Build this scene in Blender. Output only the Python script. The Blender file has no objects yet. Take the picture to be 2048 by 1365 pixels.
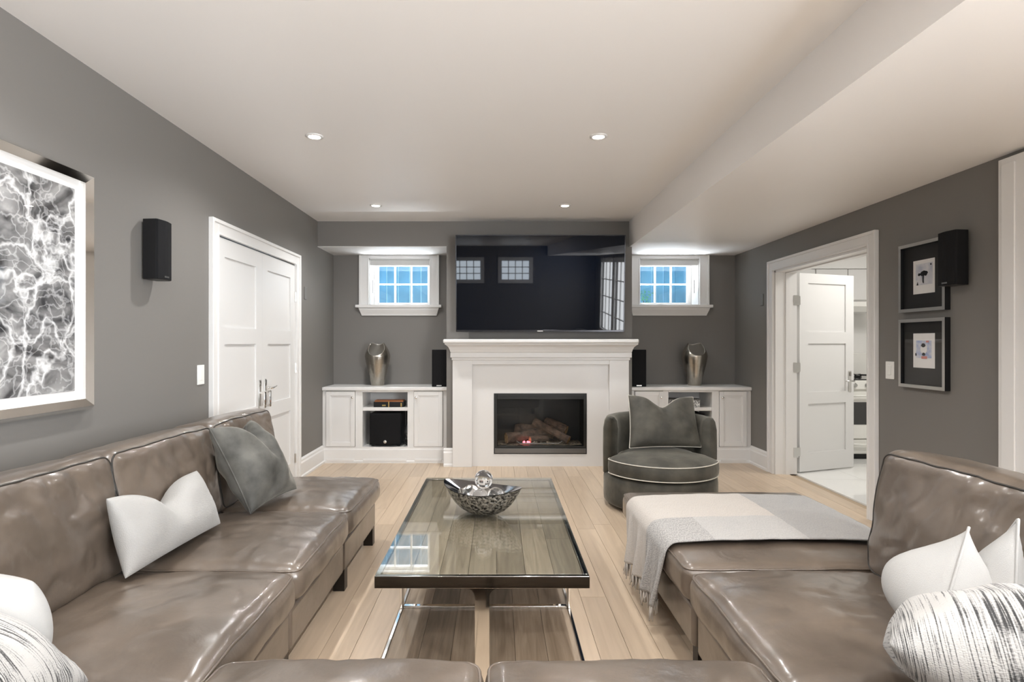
import bpy, math, random
from mathutils import Vector, Matrix, noise
random.seed(7)
S = bpy.context.scene
COL = S.collection
V = Vector
PI = math.pi

# ------------------------------------------------------------------ camera
cam_d = bpy.data.cameras.new('camera'); cam = bpy.data.objects.new('camera', cam_d); COL.objects.link(cam)
EYE = 1.325
cam.location = (0, 0, EYE); cam.rotation_euler = (PI / 2, 0, 0)
cam_d.sensor_width = 36; cam_d.lens = 36 * 1150 / 2048
cam_d.shift_x = (1024 - 996) / 2048; cam_d.shift_y = (687 - 682.5) / 2048
cam_d.clip_start = .05
S.camera = cam
# ------------------------------------------------------------------ view, world, large lights
S.view_settings.view_transform = 'Standard'; S.view_settings.look = 'None'
S.view_settings.gamma = 1; S.view_settings.exposure = 0.80
S.view_settings.use_curve_mapping = False
try:
    S.cycles.use_denoising = True
    S.cycles.max_bounces = 10; S.cycles.diffuse_bounces = 6; S.cycles.glossy_bounces = 5
    S.cycles.transmission_bounces = 8; S.cycles.transparent_max_bounces = 12
    S.cycles.sample_clamp_indirect = 6
except Exception: pass
w = bpy.data.worlds.new('world'); S.world = w; w.use_nodes = True
bgn = w.node_tree.nodes['Background']
bgn.inputs[0].default_value = (.40, .70, 1, 1); bgn.inputs[1].default_value = 1.35

def area(name, loc, rot, sx, sy, power, color, shape='RECTANGLE', spread=PI):
    d = bpy.data.lights.new(name, 'AREA'); d.shape = shape; d.size = sx
    if shape == 'RECTANGLE': d.size_y = sy
    d.energy = power; d.color = color; d.spread = spread
    o = bpy.data.objects.new(name, d); COL.objects.link(o); o.location = loc; o.rotation_euler = rot
    return o
# daylight: two small windows in the wall behind the camera, tall unseen glazing added in the right wall to brighten the room
REAR_Y = -4.6
REAR_WIN = [(-1.3, -.5), (.1, .9)]
ADDED_SIDE_WIN = [(-3.5, -2.0), (-1.7, -.2)]
for i, (a, b) in enumerate(REAR_WIN):
    area('daylight', ((a + b) / 2, REAR_Y - .03, 1.95), (PI / 2, 0, 0), b - a - .02, .53, 16, (.84, .92, 1))
for i, (a, b) in enumerate(ADDED_SIDE_WIN):
    area('daylight', (2.803 + .05, (a + b) / 2, 1.3), (PI / 2, 0, PI / 2), b - a - .02, 1.75, 170, (.94, .97, 1))
# added lamps hidden below the two front window sills, standing in for bounced daylight
for x in (-1.16, 2.02):
    area('daylight', (x, 7.2, 1.70), (math.radians(-150), 0, 0), .66, .16, 26, (.95, .98, 1), spread=math.radians(140))
LAMP_W = 40
LAMP_COL = (1, .995, .985)
KITCHEN_W = 20

# ------------------------------------------------------------------ materials
def new_mat(name):
    m = bpy.data.materials.new(name); m.use_nodes = True
    nt = m.node_tree
    return m, nt, nt.nodes['Principled BSDF']
def pmat(name, col, rough=.5, metal=0, spec=.5, coat=0, sheen=0, var=0, vscale=4, bump=0, bscale=60, emit=None, estr=0, trans=0, coat_rough=.1, stretch=(1, 1, 1), col2=None, detail=4):
    m, nt, b = new_mat(name); N = nt.nodes; L = nt.links
    b.inputs['Base Color'].default_value = (*col, 1); b.inputs['Roughness'].default_value = rough
    b.inputs['Metallic'].default_value = metal; b.inputs['Specular IOR Level'].default_value = spec
    b.inputs['Coat Weight'].default_value = coat; b.inputs['Coat Roughness'].default_value = coat_rough
    b.inputs['Sheen Weight'].default_value = sheen; b.inputs['Transmission Weight'].default_value = trans
    if emit: b.inputs['Emission Color'].default_value = (*emit, 1); b.inputs['Emission Strength'].default_value = estr
    if var or bump or col2:
        tc = N.new('ShaderNodeTexCoord'); mp = N.new('ShaderNodeMapping'); mp.inputs['Scale'].default_value = stretch
        L.new(tc.outputs['Object'], mp.inputs['Vector'])
    if var or col2:
        n = N.new('ShaderNodeTexNoise'); n.inputs['Scale'].default_value = vscale; n.inputs['Detail'].default_value = detail
        r = N.new('ShaderNodeValToRGB'); c2 = col2 or tuple(c * (1 - var) for c in col)
        r.color_ramp.elements[0].color = (*c2, 1); r.color_ramp.elements[0].position = .35
        r.color_ramp.elements[1].color = (*col, 1); r.color_ramp.elements[1].position = .65
        L.new(mp.outputs[0], n.inputs['Vector']); L.new(n.outputs['Fac'], r.inputs[0]); L.new(r.outputs[0], b.inputs['Base Color'])
    if bump:
        n2 = N.new('ShaderNodeTexNoise'); n2.inputs['Scale'].default_value = bscale; n2.inputs['Detail'].default_value = 5
        bp = N.new('ShaderNodeBump'); bp.inputs['Strength'].default_value = bump; bp.inputs['Distance'].default_value = .01
        L.new(mp.outputs[0], n2.inputs['Vector']); L.new(n2.outputs['Fac'], bp.inputs['Height']); L.new(bp.outputs[0], b.inputs['Normal'])
    return m
def glass_mat(name, tint=(1, 1, 1), rough=0.0, f0=.04):
    """clear sheet glass: see-through with a Schlick reflection on either face"""
    m = bpy.data.materials.new(name); m.use_nodes = True; nt = m.node_tree; N = nt.nodes; L = nt.links; N.clear()
    out = N.new('ShaderNodeOutputMaterial'); t = N.new('ShaderNodeBsdfTransparent'); g = N.new('ShaderNodeBsdfGlossy')
    lw = N.new('ShaderNodeLayerWeight'); lw.inputs[0].default_value = .5; mx = N.new('ShaderNodeMixShader')
    pw = N.new('ShaderNodeMath'); pw.operation = 'POWER'; pw.inputs[1].default_value = 5; L.new(lw.outputs['Facing'], pw.inputs[0])
    ma = N.new('ShaderNodeMath'); ma.operation = 'MULTIPLY_ADD'; ma.inputs[1].default_value = 1 - f0; ma.inputs[2].default_value = f0; L.new(pw.outputs[0], ma.inputs[0])
    t.inputs[0].default_value = (*tint, 1); g.inputs['Roughness'].default_value = rough
    L.new(ma.outputs[0], mx.inputs[0]); L.new(t.outputs[0], mx.inputs[1]); L.new(g.outputs[0], mx.inputs[2]); L.new(mx.outputs[0], out.inputs[0])
    return m
def wood_mat(name, c1, c2, rough, scale=(9, 1.2, 9), rnd=.25, spec=.4, contrast=1, coat=0, axis_detail=6):
    m, nt, b = new_mat(name); N = nt.nodes; L = nt.links
    tc = N.new('ShaderNodeTexCoord'); oi = N.new('ShaderNodeObjectInfo')
    sc = N.new('ShaderNodeVectorMath'); sc.operation = 'MULTIPLY'; sc.inputs[1].default_value = scale
    ad = N.new('ShaderNodeVectorMath'); ad.operation = 'ADD'
    mu = N.new('ShaderNodeMath'); mu.operation = 'MULTIPLY'; mu.inputs[1].default_value = 53
    L.new(tc.outputs['Object'], sc.inputs[0]); L.new(oi.outputs['Random'], mu.inputs[0]); L.new(sc.outputs[0], ad.inputs[0]); L.new(mu.outputs[0], ad.inputs[1])
    n = N.new('ShaderNodeTexNoise'); n.inputs['Scale'].default_value = 1.6; n.inputs['Detail'].default_value = axis_detail; n.inputs['Distortion'].default_value = 1.2
    L.new(ad.outputs[0], n.inputs['Vector'])
    r = N.new('ShaderNodeValToRGB'); r.color_ramp.elements[0].position = .5 - .25 / contrast; r.color_ramp.elements[1].position = .5 + .22 / contrast
    r.color_ramp.elements[0].color = (*c2, 1); r.color_ramp.elements[1].color = (*c1, 1); L.new(n.outputs['Fac'], r.inputs[0])
    hv = N.new('ShaderNodeHueSaturation'); mr = N.new('ShaderNodeMapRange'); mr.inputs['To Min'].default_value = 1 - rnd; mr.inputs['To Max'].default_value = 1 + rnd * .6
    L.new(oi.outputs['Random'], mr.inputs['Value']); L.new(mr.outputs[0], hv.inputs['Value']); L.new(r.outputs[0], hv.inputs['Color']); L.new(hv.outputs[0], b.inputs['Base Color'])
    b.inputs['Roughness'].default_value = rough; b.inputs['Specular IOR Level'].default_value = spec; b.inputs['Coat Weight'].default_value = coat
    bp = N.new('ShaderNodeBump'); bp.inputs['Strength'].default_value = .12; bp.inputs['Distance'].default_value = .004
    L.new(n.outputs['Fac'], bp.inputs['Height']); L.new(bp.outputs[0], b.inputs['Normal'])
    return m

MT = {}
MT['wall'] = pmat('grey_wall_paint', (.185, .175, .163), .55, spec=.35)
MT['ceiling'] = pmat('ceiling_paint', (.86, .85, .845), .42, spec=.35)
MT['trim'] = pmat('white_trim_paint', (.75, .742, .73), .32, spec=.5)
MT['door'] = pmat('white_door_paint', (.70, .695, .685), .35, spec=.5)
MT['mantel'] = pmat('white_mantel', (.69, .68, .668), .3, spec=.5)
MT['plank'] = wood_mat('light_oak', (.60, .475, .350), (.49, .380, .275), .32, (14, 1.0, 14), .09, .4)
MT['subfloor'] = pmat('subfloor_oak', (.40, .30, .20), .5)
MT['oldwood'] = wood_mat('weathered_wood', (.36, .285, .21), (.20, .150, .105), .45, (22, 1.3, 22), .35, .35, 1.1)
MT['tile'] = pmat('white_tile', (.82, .82, .80), .08, spec=.6)
MT['grout'] = pmat('grout', (.6, .6, .58), .7)
MT['chrome'] = pmat('chrome', (.86, .85, .83), .06, metal=1)
MT['darkchrome'] = pmat('dark_nickel', (.36, .345, .325), .12, metal=1)
MT['nickel'] = pmat('brushed_nickel', (.66, .65, .63), .28, metal=1)
MT['black'] = pmat('black_satin', (.006, .006, .007), .4, spec=.4)
MT['blackcloth'] = pmat('black_grille_cloth', (.008, .008, .009), .8, spec=.2, bump=.3, bscale=900)
MT['screen'] = pmat('tv_screen', (.0015, .003, .007), .02, spec=.22)
MT['tvbezel'] = pmat('tv_bezel', (.05, .05, .055), .2, metal=.8)
MT['firesteel'] = pmat('fire_steel', (.007, .007, .006), .4, spec=.5)
MT['louver'] = pmat('grey_louver', (.16, .155, .15), .35, metal=.7)
MT['white_plastic'] = pmat('white_plastic', (.83, .83, .80), .35)
MT['grey_plastic'] = pmat('grey_plastic', (.17, .165, .155), .5)
MT['glass'] = glass_mat('window_glass', (.97, .985, 1))
MT['tableglass'] = glass_mat('table_glass', (.95, .97, .96), f0=.06)
MT['fireglass'] = glass_mat('fire_glass', (.95, .95, .95), f0=.02)
MT['artglass'] = glass_mat('art_glass', (1, 1, 1), f0=.025)
MT['ball'] = pmat('clear_glass', (1, 1, 1), .0, trans=1, spec=.5)
MT['blind'] = pmat('grey_blind', (.50, .49, .475), .7)
MT['piping_cream'] = pmat('cream_piping', (.60, .57, .50), .7)
MT['piping_dark'] = pmat('dark_seam', (.03, .026, .022), .5)
MT['legwood'] = pmat('dark_leg', (.012, .009, .007), .35)
MT['whitecloth'] = pmat('white_cotton', (.43, .425, .415), .8, sheen=.05, bump=.25, bscale=420)
MT['silvercloth'] = pmat('silver_cotton', (.33, .322, .308), .55, sheen=.2, bump=.25, bscale=300, stretch=(1, .2, 1))
MT['paper'] = pmat('white_paper', (.80, .79, .78), .7)
MT['mat_black'] = pmat('black_mat', (.012, .011, .010), .5)
MT['alu'] = pmat('silver_frame', (.62, .615, .59), .3, metal=.85)
MT['orange'] = pmat('orange_cover', (.42, .16, .06), .5)
MT['gold'] = pmat('gold_foil', (.7, .5, .2), .3, metal=1)
MT['kitchen_wall'] = pmat('kitchen_wall', (.80, .79, .77), .5)
MT['appliance'] = pmat('white_appliance', (.82, .81, .77), .2)
MT['oven_glass'] = pmat('oven_glass', (.03, .03, .03), .05, spec=.8)
MT['steel'] = pmat('brushed_steel', (.55, .55, .54), .25, metal=1)
MT['board'] = pmat('well_board_skylit', (.18, .42, .56), .7, var=.25, vscale=3)  # blue of the skylight is put into the board colour
MT['leaf'] = pmat('leaf', (.12, .38, .14), .5, var=.4, vscale=20)
MT['soil'] = pmat('soil', (.2, .17, .13), .9)
MT['bark'] = pmat('log_bark', (.13, .085, .06), .9, bump=.9, bscale=40, col2=(.05, .035, .028), vscale=18)
MT['logend'] = pmat('log_end', (.55, .36, .17), .9, bump=.6, bscale=60, col2=(.22, .12, .05), vscale=40)
MT['ash'] = pmat('ash_bed', (.32, .26, .18), .9, bump=.8, bscale=80, col2=(.06, .05, .04), vscale=50)
MT['ember'] = pmat('ember', (.3, .03, .03), .6, emit=(1, .09, .12), estr=3.5)
MT['lamp'] = pmat('lamp_lens', (1, 1, 1), .5, emit=(1, .96, .9), estr=40)
def leather():
    m, nt, b = new_mat('taupe_leather'); N = nt.nodes; L = nt.links
    tc = N.new('ShaderNodeTexCoord')
    def nz(sc, det, dist=0, ro=.5):
        n = N.new('ShaderNodeTexNoise'); n.inputs['Scale'].default_value = sc; n.inputs['Detail'].default_value = det; n.inputs['Distortion'].default_value = dist; n.inputs['Roughness'].default_value = ro
        L.new(tc.outputs['Object'], n.inputs['Vector']); return n
    n = nz(3.2, 4, 0, .55)
    r = N.new('ShaderNodeValToRGB'); e = r.color_ramp.elements; r.color_ramp.interpolation = 'EASE'
    e[0].position = .25; e[0].color = (.080, .061, .046, 1); e[1].position = .78; e[1].color = (.155, .120, .092, 1)
    L.new(n.outputs['Fac'], r.inputs[0]); L.new(r.outputs[0], b.inputs['Base Color'])
    b.inputs['Specular IOR Level'].default_value = .7; b.inputs['Roughness'].default_value = .36; b.inputs['Coat Weight'].default_value = .55; b.inputs['Coat Roughness'].default_value = .17
    n2 = nz(7, 5, .3, .45); n3 = nz(170, 2)
    b1 = N.new('ShaderNodeBump'); b1.inputs['Strength'].default_value = .30; b1.inputs['Distance'].default_value = .022
    b2 = N.new('ShaderNodeBump'); b2.inputs['Strength'].default_value = .08; b2.inputs['Distance'].default_value = .002
    L.new(n2.outputs['Fac'], b1.inputs['Height']); L.new(n3.outputs['Fac'], b2.inputs['Height']); L.new(b1.outputs[0], b2.inputs['Normal']); L.new(b2.outputs[0], b.inputs['Normal']); L.new(b1.outputs[0], b.inputs['Coat Normal'])
    return m
MT['leather'] = leather()
def velvet(name, c1, c2):
    m = pmat(name, c1, .7, sheen=.35, col2=c2, vscale=7, detail=6, bump=.2, bscale=25)
    b = m.node_tree.nodes['Principled BSDF']; b.inputs['Sheen Roughness'].default_value = .35; b.inputs['Sheen Tint'].default_value = (.80, .76, .66, 1)
    return m
MT['velvet'] = velvet('charcoal_velvet', (.085, .079, .062), (.038, .0355, .028))
MT['velvetpillow'] = velvet('grey_velvet', (.125, .121, .108), (.040, .0385, .034))
def stripes():
    m, nt, b = new_mat('striped_weave'); N = nt.nodes; L = nt.links
    uv = N.new('ShaderNodeUVMap'); uv.uv_map = 'UVMap'
    def nz(scale, vec, det=2):
        mp = N.new('ShaderNodeMapping'); mp.inputs['Scale'].default_value = vec; L.new(uv.outputs[0], mp.inputs['Vector'])
        n = N.new('ShaderNodeTexNoise'); n.inputs['Scale'].default_value = scale; n.inputs['Detail'].default_value = det; L.new(mp.outputs[0], n.inputs['Vector']); return n
    a = nz(1, (150, 3.2, 1), 1); c = nz(1, (5, 4, 1), 2); d = nz(1, (110, 170, 1), 1)
    mx = N.new('ShaderNodeMath'); mx.operation = 'MULTIPLY_ADD'; mx.inputs[1].default_value = .55; L.new(c.outputs['Fac'], mx.inputs[0]); L.new(a.outputs['Fac'], mx.inputs[2])
    mx2 = N.new('ShaderNodeMath'); mx2.operation = 'MULTIPLY_ADD'; mx2.inputs[1].default_value = .22; L.new(d.outputs['Fac'], mx2.inputs[0]); L.new(mx.outputs[0], mx2.inputs[2])
    r = N.new('ShaderNodeValToRGB'); e = r.color_ramp.elements
    e[0].position = .71; e[0].color = (.03, .03, .03, 1); e[1].position = .88; e[1].color = (.44, .43, .415, 1)
    x = e.new(.80); x.color = (.24, .235, .23, 1)
    L.new(mx2.outputs[0], r.inputs[0]); L.new(r.outputs[0], b.inputs['Base Color']); b.inputs['Roughness'].default_value = .9; b.inputs['Sheen Weight'].default_value = .2
    bp = N.new('ShaderNodeBump'); bp.inputs['Strength'].default_value = .4; bp.inputs['Distance'].default_value = .004; L.new(d.outputs['Fac'], bp.inputs['Height']); L.new(bp.outputs[0], b.inputs['Normal'])
    return m
MT['stripe'] = stripes()
def throwmat(name, c, c2):
    m, nt, b = new_mat(name); N = nt.nodes; L = nt.links
    uv = N.new('ShaderNodeUVMap'); uv.uv_map = 'UVMap'
    mp = N.new('ShaderNodeMapping'); mp.inputs['Scale'].default_value = (260, 70, 1); L.new(uv.outputs[0], mp.inputs['Vector'])
    n = N.new('ShaderNodeTexNoise'); n.inputs['Scale'].default_value = 1; n.inputs['Detail'].default_value = 1; L.new(mp.outputs[0], n.inputs['Vector'])
    r = N.new('ShaderNodeValToRGB'); r.color_ramp.elements[0].position = .4; r.color_ramp.elements[1].position = .6
    r.color_ramp.elements[0].color = (*c2, 1); r.color_ramp.elements[1].color = (*c, 1)
    L.new(n.outputs['Fac'], r.inputs[0]); L.new(r.outputs[0], b.inputs['Base Color']); b.inputs['Roughness'].default_value = .9; b.inputs['Sheen Weight'].default_value = .2
    bp = N.new('ShaderNodeBump'); bp.inputs['Strength'].default_value = .5; bp.inputs['Distance'].default_value = .003; L.new(n.outputs['Fac'], bp.inputs['Height']); L.new(bp.outputs[0], b.inputs['Normal'])
    return m
MT['throw_cream'] = throwmat('throw_cream', (.49, .45, .41), (.43, .395, .36))
MT['throw_grey'] = throwmat('throw_grey', (.34, .33, .32), (.29, .283, .275))
MT['throw_light'] = throwmat('throw_light', (.42, .405, .39), (.36, .35, .34))
MT['throw_check'] = throwmat('throw_check', (.40, .385, .37), (.25, .243, .236))
def art_mat():
    m, nt, b = new_mat('water_photograph'); N = nt.nodes; L = nt.links
    tc = N.new('ShaderNodeTexCoord')
    def mapn(sc, loc=(0, 0, 0)):
        mp = N.new('ShaderNodeMapping'); mp.inputs['Scale'].default_value = sc; mp.inputs['Location'].default_value = loc; L.new(tc.outputs['Object'], mp.inputs['Vector']); return mp
    wn = N.new('ShaderNodeTexNoise'); wn.inputs['Scale'].default_value = 5; wn.inputs['Detail'].default_value = 4; L.new(mapn((1, 1, 1)).outputs[0], wn.inputs['Vector'])
    def warped(mp, amt):
        s = N.new('ShaderNodeVectorMath'); s.operation = 'SCALE'; s.inputs['Scale'].default_value = amt; L.new(wn.outputs['Color'], s.inputs[0])
        a = N.new('ShaderNodeVectorMath'); a.operation = 'ADD'; L.new(mp.outputs[0], a.inputs[0]); L.new(s.outputs[0], a.inputs[1]); return a
    def vor(vec, sc):
        v = N.new('ShaderNodeTexVoronoi'); v.feature = 'DISTANCE_TO_EDGE'; v.inputs['Scale'].default_value = sc; L.new(vec.outputs[0], v.inputs['Vector'])
        r = N.new('ShaderNodeValToRGB'); r.color_ramp.elements[0].color = (1, 1, 1, 1); r.color_ramp.elements[0].position = .0; r.color_ramp.elements[1].color = (0, 0, 0, 1); r.color_ramp.elements[1].position = .085
        L.new(v.outputs['Distance'], r.inputs[0]); return r
    v1 = vor(warped(mapn((1, 1, .8)), .40), 5); v2 = vor(warped(mapn((1, 1, 1.8), (3, 1, 0)), .5), 10)
    base = N.new('ShaderNodeTexNoise'); base.inputs['Scale'].default_value = 3.2; base.inputs['Detail'].default_value = 8; base.inputs['Distortion'].default_value = 2.5; L.new(mapn((1, 1, 1.6)).outputs[0], base.inputs['Vector'])
    br = N.new('ShaderNodeValToRGB'); br.color_ramp.elements[0].position = .36; br.color_ramp.elements[0].color = (.03, .03, .033, 1); br.color_ramp.elements[1].position = .75; br.color_ramp.elements[1].color = (.42, .415, .41, 1)
    L.new(base.outputs['Fac'], br.inputs[0])
    a1 = N.new('ShaderNodeMix'); a1.data_type = 'RGBA'; a1.blend_type = 'ADD'; a1.inputs[0].default_value = .42; L.new(br.outputs[0], a1.inputs[6]); L.new(v1.outputs[0], a1.inputs[7])
    a2 = N.new('ShaderNodeMix'); a2.data_type = 'RGBA'; a2.blend_type = 'ADD'; a2.inputs[0].default_value = .22; L.new(a1.outputs[2], a2.inputs[6]); L.new(v2.outputs[0], a2.inputs[7])
    L.new(a2.outputs[2], b.inputs['Base Color']); b.inputs['Roughness'].default_value = .5
    return m
MT['art'] = art_mat()
def vase_mat():
    m = pmat('hammered_pewter', (.47, .44, .39), .27, metal=1, col2=(.40, .375, .33), vscale=60, stretch=(1, 1, .4), bump=.06, bscale=120)
    return m
MT['vase'] = vase_mat()
MT['vasein_lit'] = pmat('pewter_inside_lit', (.62, .59, .54), .42, metal=.7)  # paler than the outer metal, paints in downlight on the inner wall
MT['bowl'] = pmat('carved_black_silver', (.55, .53, .50), .28, metal=.9, col2=(.006, .006, .006), vscale=75, bump=1, bscale=75, detail=2)
MT['bowlrim'] = pmat('polished_dark_rim', (.22, .22, .23), .12, metal=1)
MT['bowlin'] = pmat('silver_inside', (.72, .71, .69), .12, metal=1)
MT['filigree'] = pmat('scroll_pattern', (.74, .75, .73), .5, col2=(.015, .015, .015), vscale=70, detail=2)
MT['print1'] = pmat('print_wash', (.70, .70, .72), .7, col2=(.45, .48, .58), vscale=18)
MT['blueprint'] = pmat('print_blue', (.30, .38, .62), .7, col2=(.62, .64, .70), vscale=30)
MT['redprint'] = pmat('print_red', (.62, .24, .20), .7)
MT['ink'] = pmat('black_ink', (.01, .01, .012), .7)

# ------------------------------------------------------------------ mesh builder
class MB:
    def __init__(s, M=None): s.v = []; s.f = []; s.mi = []; s.M = M or Matrix.Identity(4); s.cur = 0; s.uv = None
    def add(s, vs, fs):
        o = len(s.v); s.v += [s.M @ V(p) for p in vs]; s.f += [tuple(i + o for i in f) for f in fs]; s.mi += [s.cur] * len(fs); return s
    def box(s, x0, x1, y0, y1, z0, z1):
        return s.add([(x0, y0, z0), (x1, y0, z0), (x1, y1, z0), (x0, y1, z0), (x0, y0, z1), (x1, y0, z1), (x1, y1, z1), (x0, y1, z1)],
                     [(0, 3, 2, 1), (4, 5, 6, 7), (0, 1, 5, 4), (1, 2, 6, 5), (2, 3, 7, 6), (3, 0, 4, 7)])
    def prism(s, prof, a0, a1, axis='x'):
        n = len(prof); P = []
        for a in (a0, a1):
            for (p, q) in prof: P.append((a, p, q) if axis == 'x' else (p, a, q) if axis == 'y' else (p, q, a))
        F = [tuple(range(n - 1, -1, -1)), tuple(range(n, 2 * n))]
        for i in range(n): j = (i + 1) % n; F.append((i, j, n + j, n + i))
        return s.add(P, F)
    def tube(s, path, r, n=8, closed=False, cap=True):
        path = [V(p) for p in path]; m = len(path); P = []; up = None
        for i, p in enumerate(path):
            a = path[(i - 1) % m] if (closed or i > 0) else p; b = path[(i + 1) % m] if (closed or i < m - 1) else p
            t = (b - a).normalized() if (b - a).length > 1e-9 else V((0, 0, 1))
            if up is None: up = V((0, 0, 1)) if abs(t.z) < .9 else V((1, 0, 0))
            sx = t.cross(up); sx = sx.normalized() if sx.length > 1e-6 else t.orthogonal().normalized(); sy = sx.cross(t); up = sy
            rr = r[i] if isinstance(r, (list, tuple)) else r
            for k in range(n): an = 2 * PI * k / n; P.append(p + sx * math.cos(an) * rr + sy * math.sin(an) * rr)
        F = []
        for i in range(m if closed else m - 1):
            j = (i + 1) % m
            for k in range(n): l = (k + 1) % n; F.append((i * n + k, i * n + l, j * n + l, j * n + k))
        if cap and not closed: F.append(tuple(range(n - 1, -1, -1))); F.append(tuple((m - 1) * n + k for k in range(n)))
        return s.add(P, F)
    def lathe(s, prof, n=32, c=(0, 0, 0), cap=True):
        P = []
        for (r, z) in prof:
            for k in range(n): a = 2 * PI * k / n; P.append((c[0] + r * math.cos(a), c[1] + r * math.sin(a), c[2] + z))
        F = []; m = len(prof)
        for i in range(m - 1):
            for k in range(n): l = (k + 1) % n; F.append((i * n + k, i * n + l, (i + 1) * n + l, (i + 1) * n + k))
        if cap: F.append(tuple(range(n - 1, -1, -1))); F.append(tuple((m - 1) * n + k for k in range(n)))
        return s.add(P, F)
    def grid(s, P, nu, nv, flip=False):
        F = []
        for i in range(nu - 1):
            for j in range(nv - 1):
                f = (i * nv + j, (i + 1) * nv + j, (i + 1) * nv + j + 1, i * nv + j + 1); F.append(f[::-1] if flip else f)
        return s.add(P, F)
    def sphere(s, c, r, nu=20, nv=12):
        P = [V(c) + V((0, 0, -r))]; F = []
        for j in range(1, nv):
            t = -PI / 2 + PI * j / nv
            for k in range(nu): a = 2 * PI * k / nu; P.append(V(c) + V((r * math.cos(t) * math.cos(a), r * math.cos(t) * math.sin(a), r * math.sin(t))))
        P.append(V(c) + V((0, 0, r))); top = len(P) - 1
        for k in range(nu):
            l = (k + 1) % nu; F.append((0, 1 + l, 1 + k)); b = 1 + (nv - 2) * nu; F.append((top, b + k, b + l))
            for j in range(nv - 2): q = 1 + j * nu; F.append((q + k, q + l, q + nu + l, q + nu + k))
        return s.add(P, F)
    def build(s, name, mats, parent=None, loc=None, smooth=False, bevel=0, bseg=2, sub=0, uvf=None):
        """verts are world coordinates; loc is the base of the thing they belong to"""
        if loc is None:
            if parent is not None: q = parent; loc = V((0, 0, 0)); 
            else:
                xs = [p.x for p in s.v]; ys = [p.y for p in s.v]; zs = [p.z for p in s.v]
                loc = V(((min(xs) + max(xs)) / 2, (min(ys) + max(ys)) / 2, min(zs)))
            if parent is not None:
                q = parent
                while q is not None: loc += q.location; q = q.parent
        off = V(loc)
        me = bpy.data.meshes.new(name); me.from_pydata([tuple(p - off) for p in s.v], [], s.f); me.update()
        if isinstance(mats, str): mats = [mats]
        for mm in mats: me.materials.append(MT[mm])
        if len(mats) > 1:
            for p, i in zip(me.polygons, s.mi): p.material_index = i
        if smooth:
            for p in me.polygons: p.use_smooth = True
        if s.uv is not None:
            ul = me.uv_layers.new(name='UVMap')
            for lp in me.loops: ul.data[lp.index].uv = s.uv[lp.vertex_index]
        o = bpy.data.objects.new(name, me); COL.objects.link(o)
        if parent is not None: o.parent = parent
        else: o.location = off
        if bevel:
            b = o.modifiers.new('bevel', 'BEVEL'); b.width = bevel; b.segments = bseg; b.limit_method = 'ANGLE'; b.angle_limit = math.radians(40); b.harden_normals = False
            for p in me.polygons: p.use_smooth = True
            me.set_sharp_from_angle(angle=math.radians(35)) if hasattr(me, 'set_sharp_from_angle') else None
        if sub:
            b = o.modifiers.new('sub', 'SUBSURF'); b.levels = sub; b.render_levels = sub
        return o
def empty(name, loc):
    o = bpy.data.objects.new(name, None); COL.objects.link(o); o.location = loc; o.empty_display_size = .1; return o
def tag(o, label, cat, group=None):
    o['label'] = label; o['category'] = cat
    if group: o['group'] = group
    return o
def thing(name, loc, label, cat, group=None): return tag(empty(name, loc), label, cat, group)
def struct(o, label=None):
    o['kind'] = 'structure'
    if label: o['label'] = label
    return o
def B(*a): return MB().box(*a)
def dup(o, parent=None):
    c = o.copy(); COL.objects.link(c); c.parent = parent
    return c
def sm(a, b, x): t = max(0, min(1, (x - a) / (b - a))); return t * t * (3 - 2 * t)
# ================================================================== STRUCTURE
LX, RX, BY, CH, SO = -1.945, 2.803, 6.8, 2.64, 2.365     # left wall, right wall, back wall, ceiling, soffit
BRY, BR0, BR1 = 6.2, -.555, 1.444                         # chimney breast
KX = 3.02
# floor: sub-floor slab with separate oak planks
floor = struct(B(LX - .15, KX, REAR_Y, BY, -.08, -.014).build('floor', 'subfloor'))
PW = .132; cache = {}
def plank(x, y0, y1):
    L_ = round(y1 - y0, 3)
    if L_ not in cache:
        o = B(x + .0009, x + PW - .0009, y0 + .0009, y1 - .0009, -.014, 0).build('plank', 'plank', floor, loc=(x, y0, 0)); cache[L_] = o.data
    else:
        o = bpy.data.objects.new('plank', cache[L_]); COL.objects.link(o); o.parent = floor
    o.location = V((x, y0, 0)) - floor.location
nrow = int((KX - LX) / PW) + 1
for i in range(nrow):
    x = LX + i * PW
    if x + PW > KX + .02: break
    y = 1.0; y_end = BY - .01; y_next = 1.0 + random.choice([.5, .9, 1.3, 1.7])
    while y < y_end - .01:
        y2 = min(y_next, y_end)
        if y_end - y2 < .25: y2 = y_end
        plank(x, y, y2); y = y2; y_next = y + random.choice([1.1, 1.5, 1.9, 2.2])
m = MB()
for i in range(nrow):
    x = LX + i * PW
    if x + PW > KX + .02: break
    y = REAR_Y
    while y < 1: y2 = min(1, y + random.choice([1.2, 1.6, 2])); m.box(x + .0009, x + PW - .0009, y + .0009, y2 - .0009, -.014, 0); y = y2
o = m.build('plank', 'plank', floor); o['kind'] = 'stuff'

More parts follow.
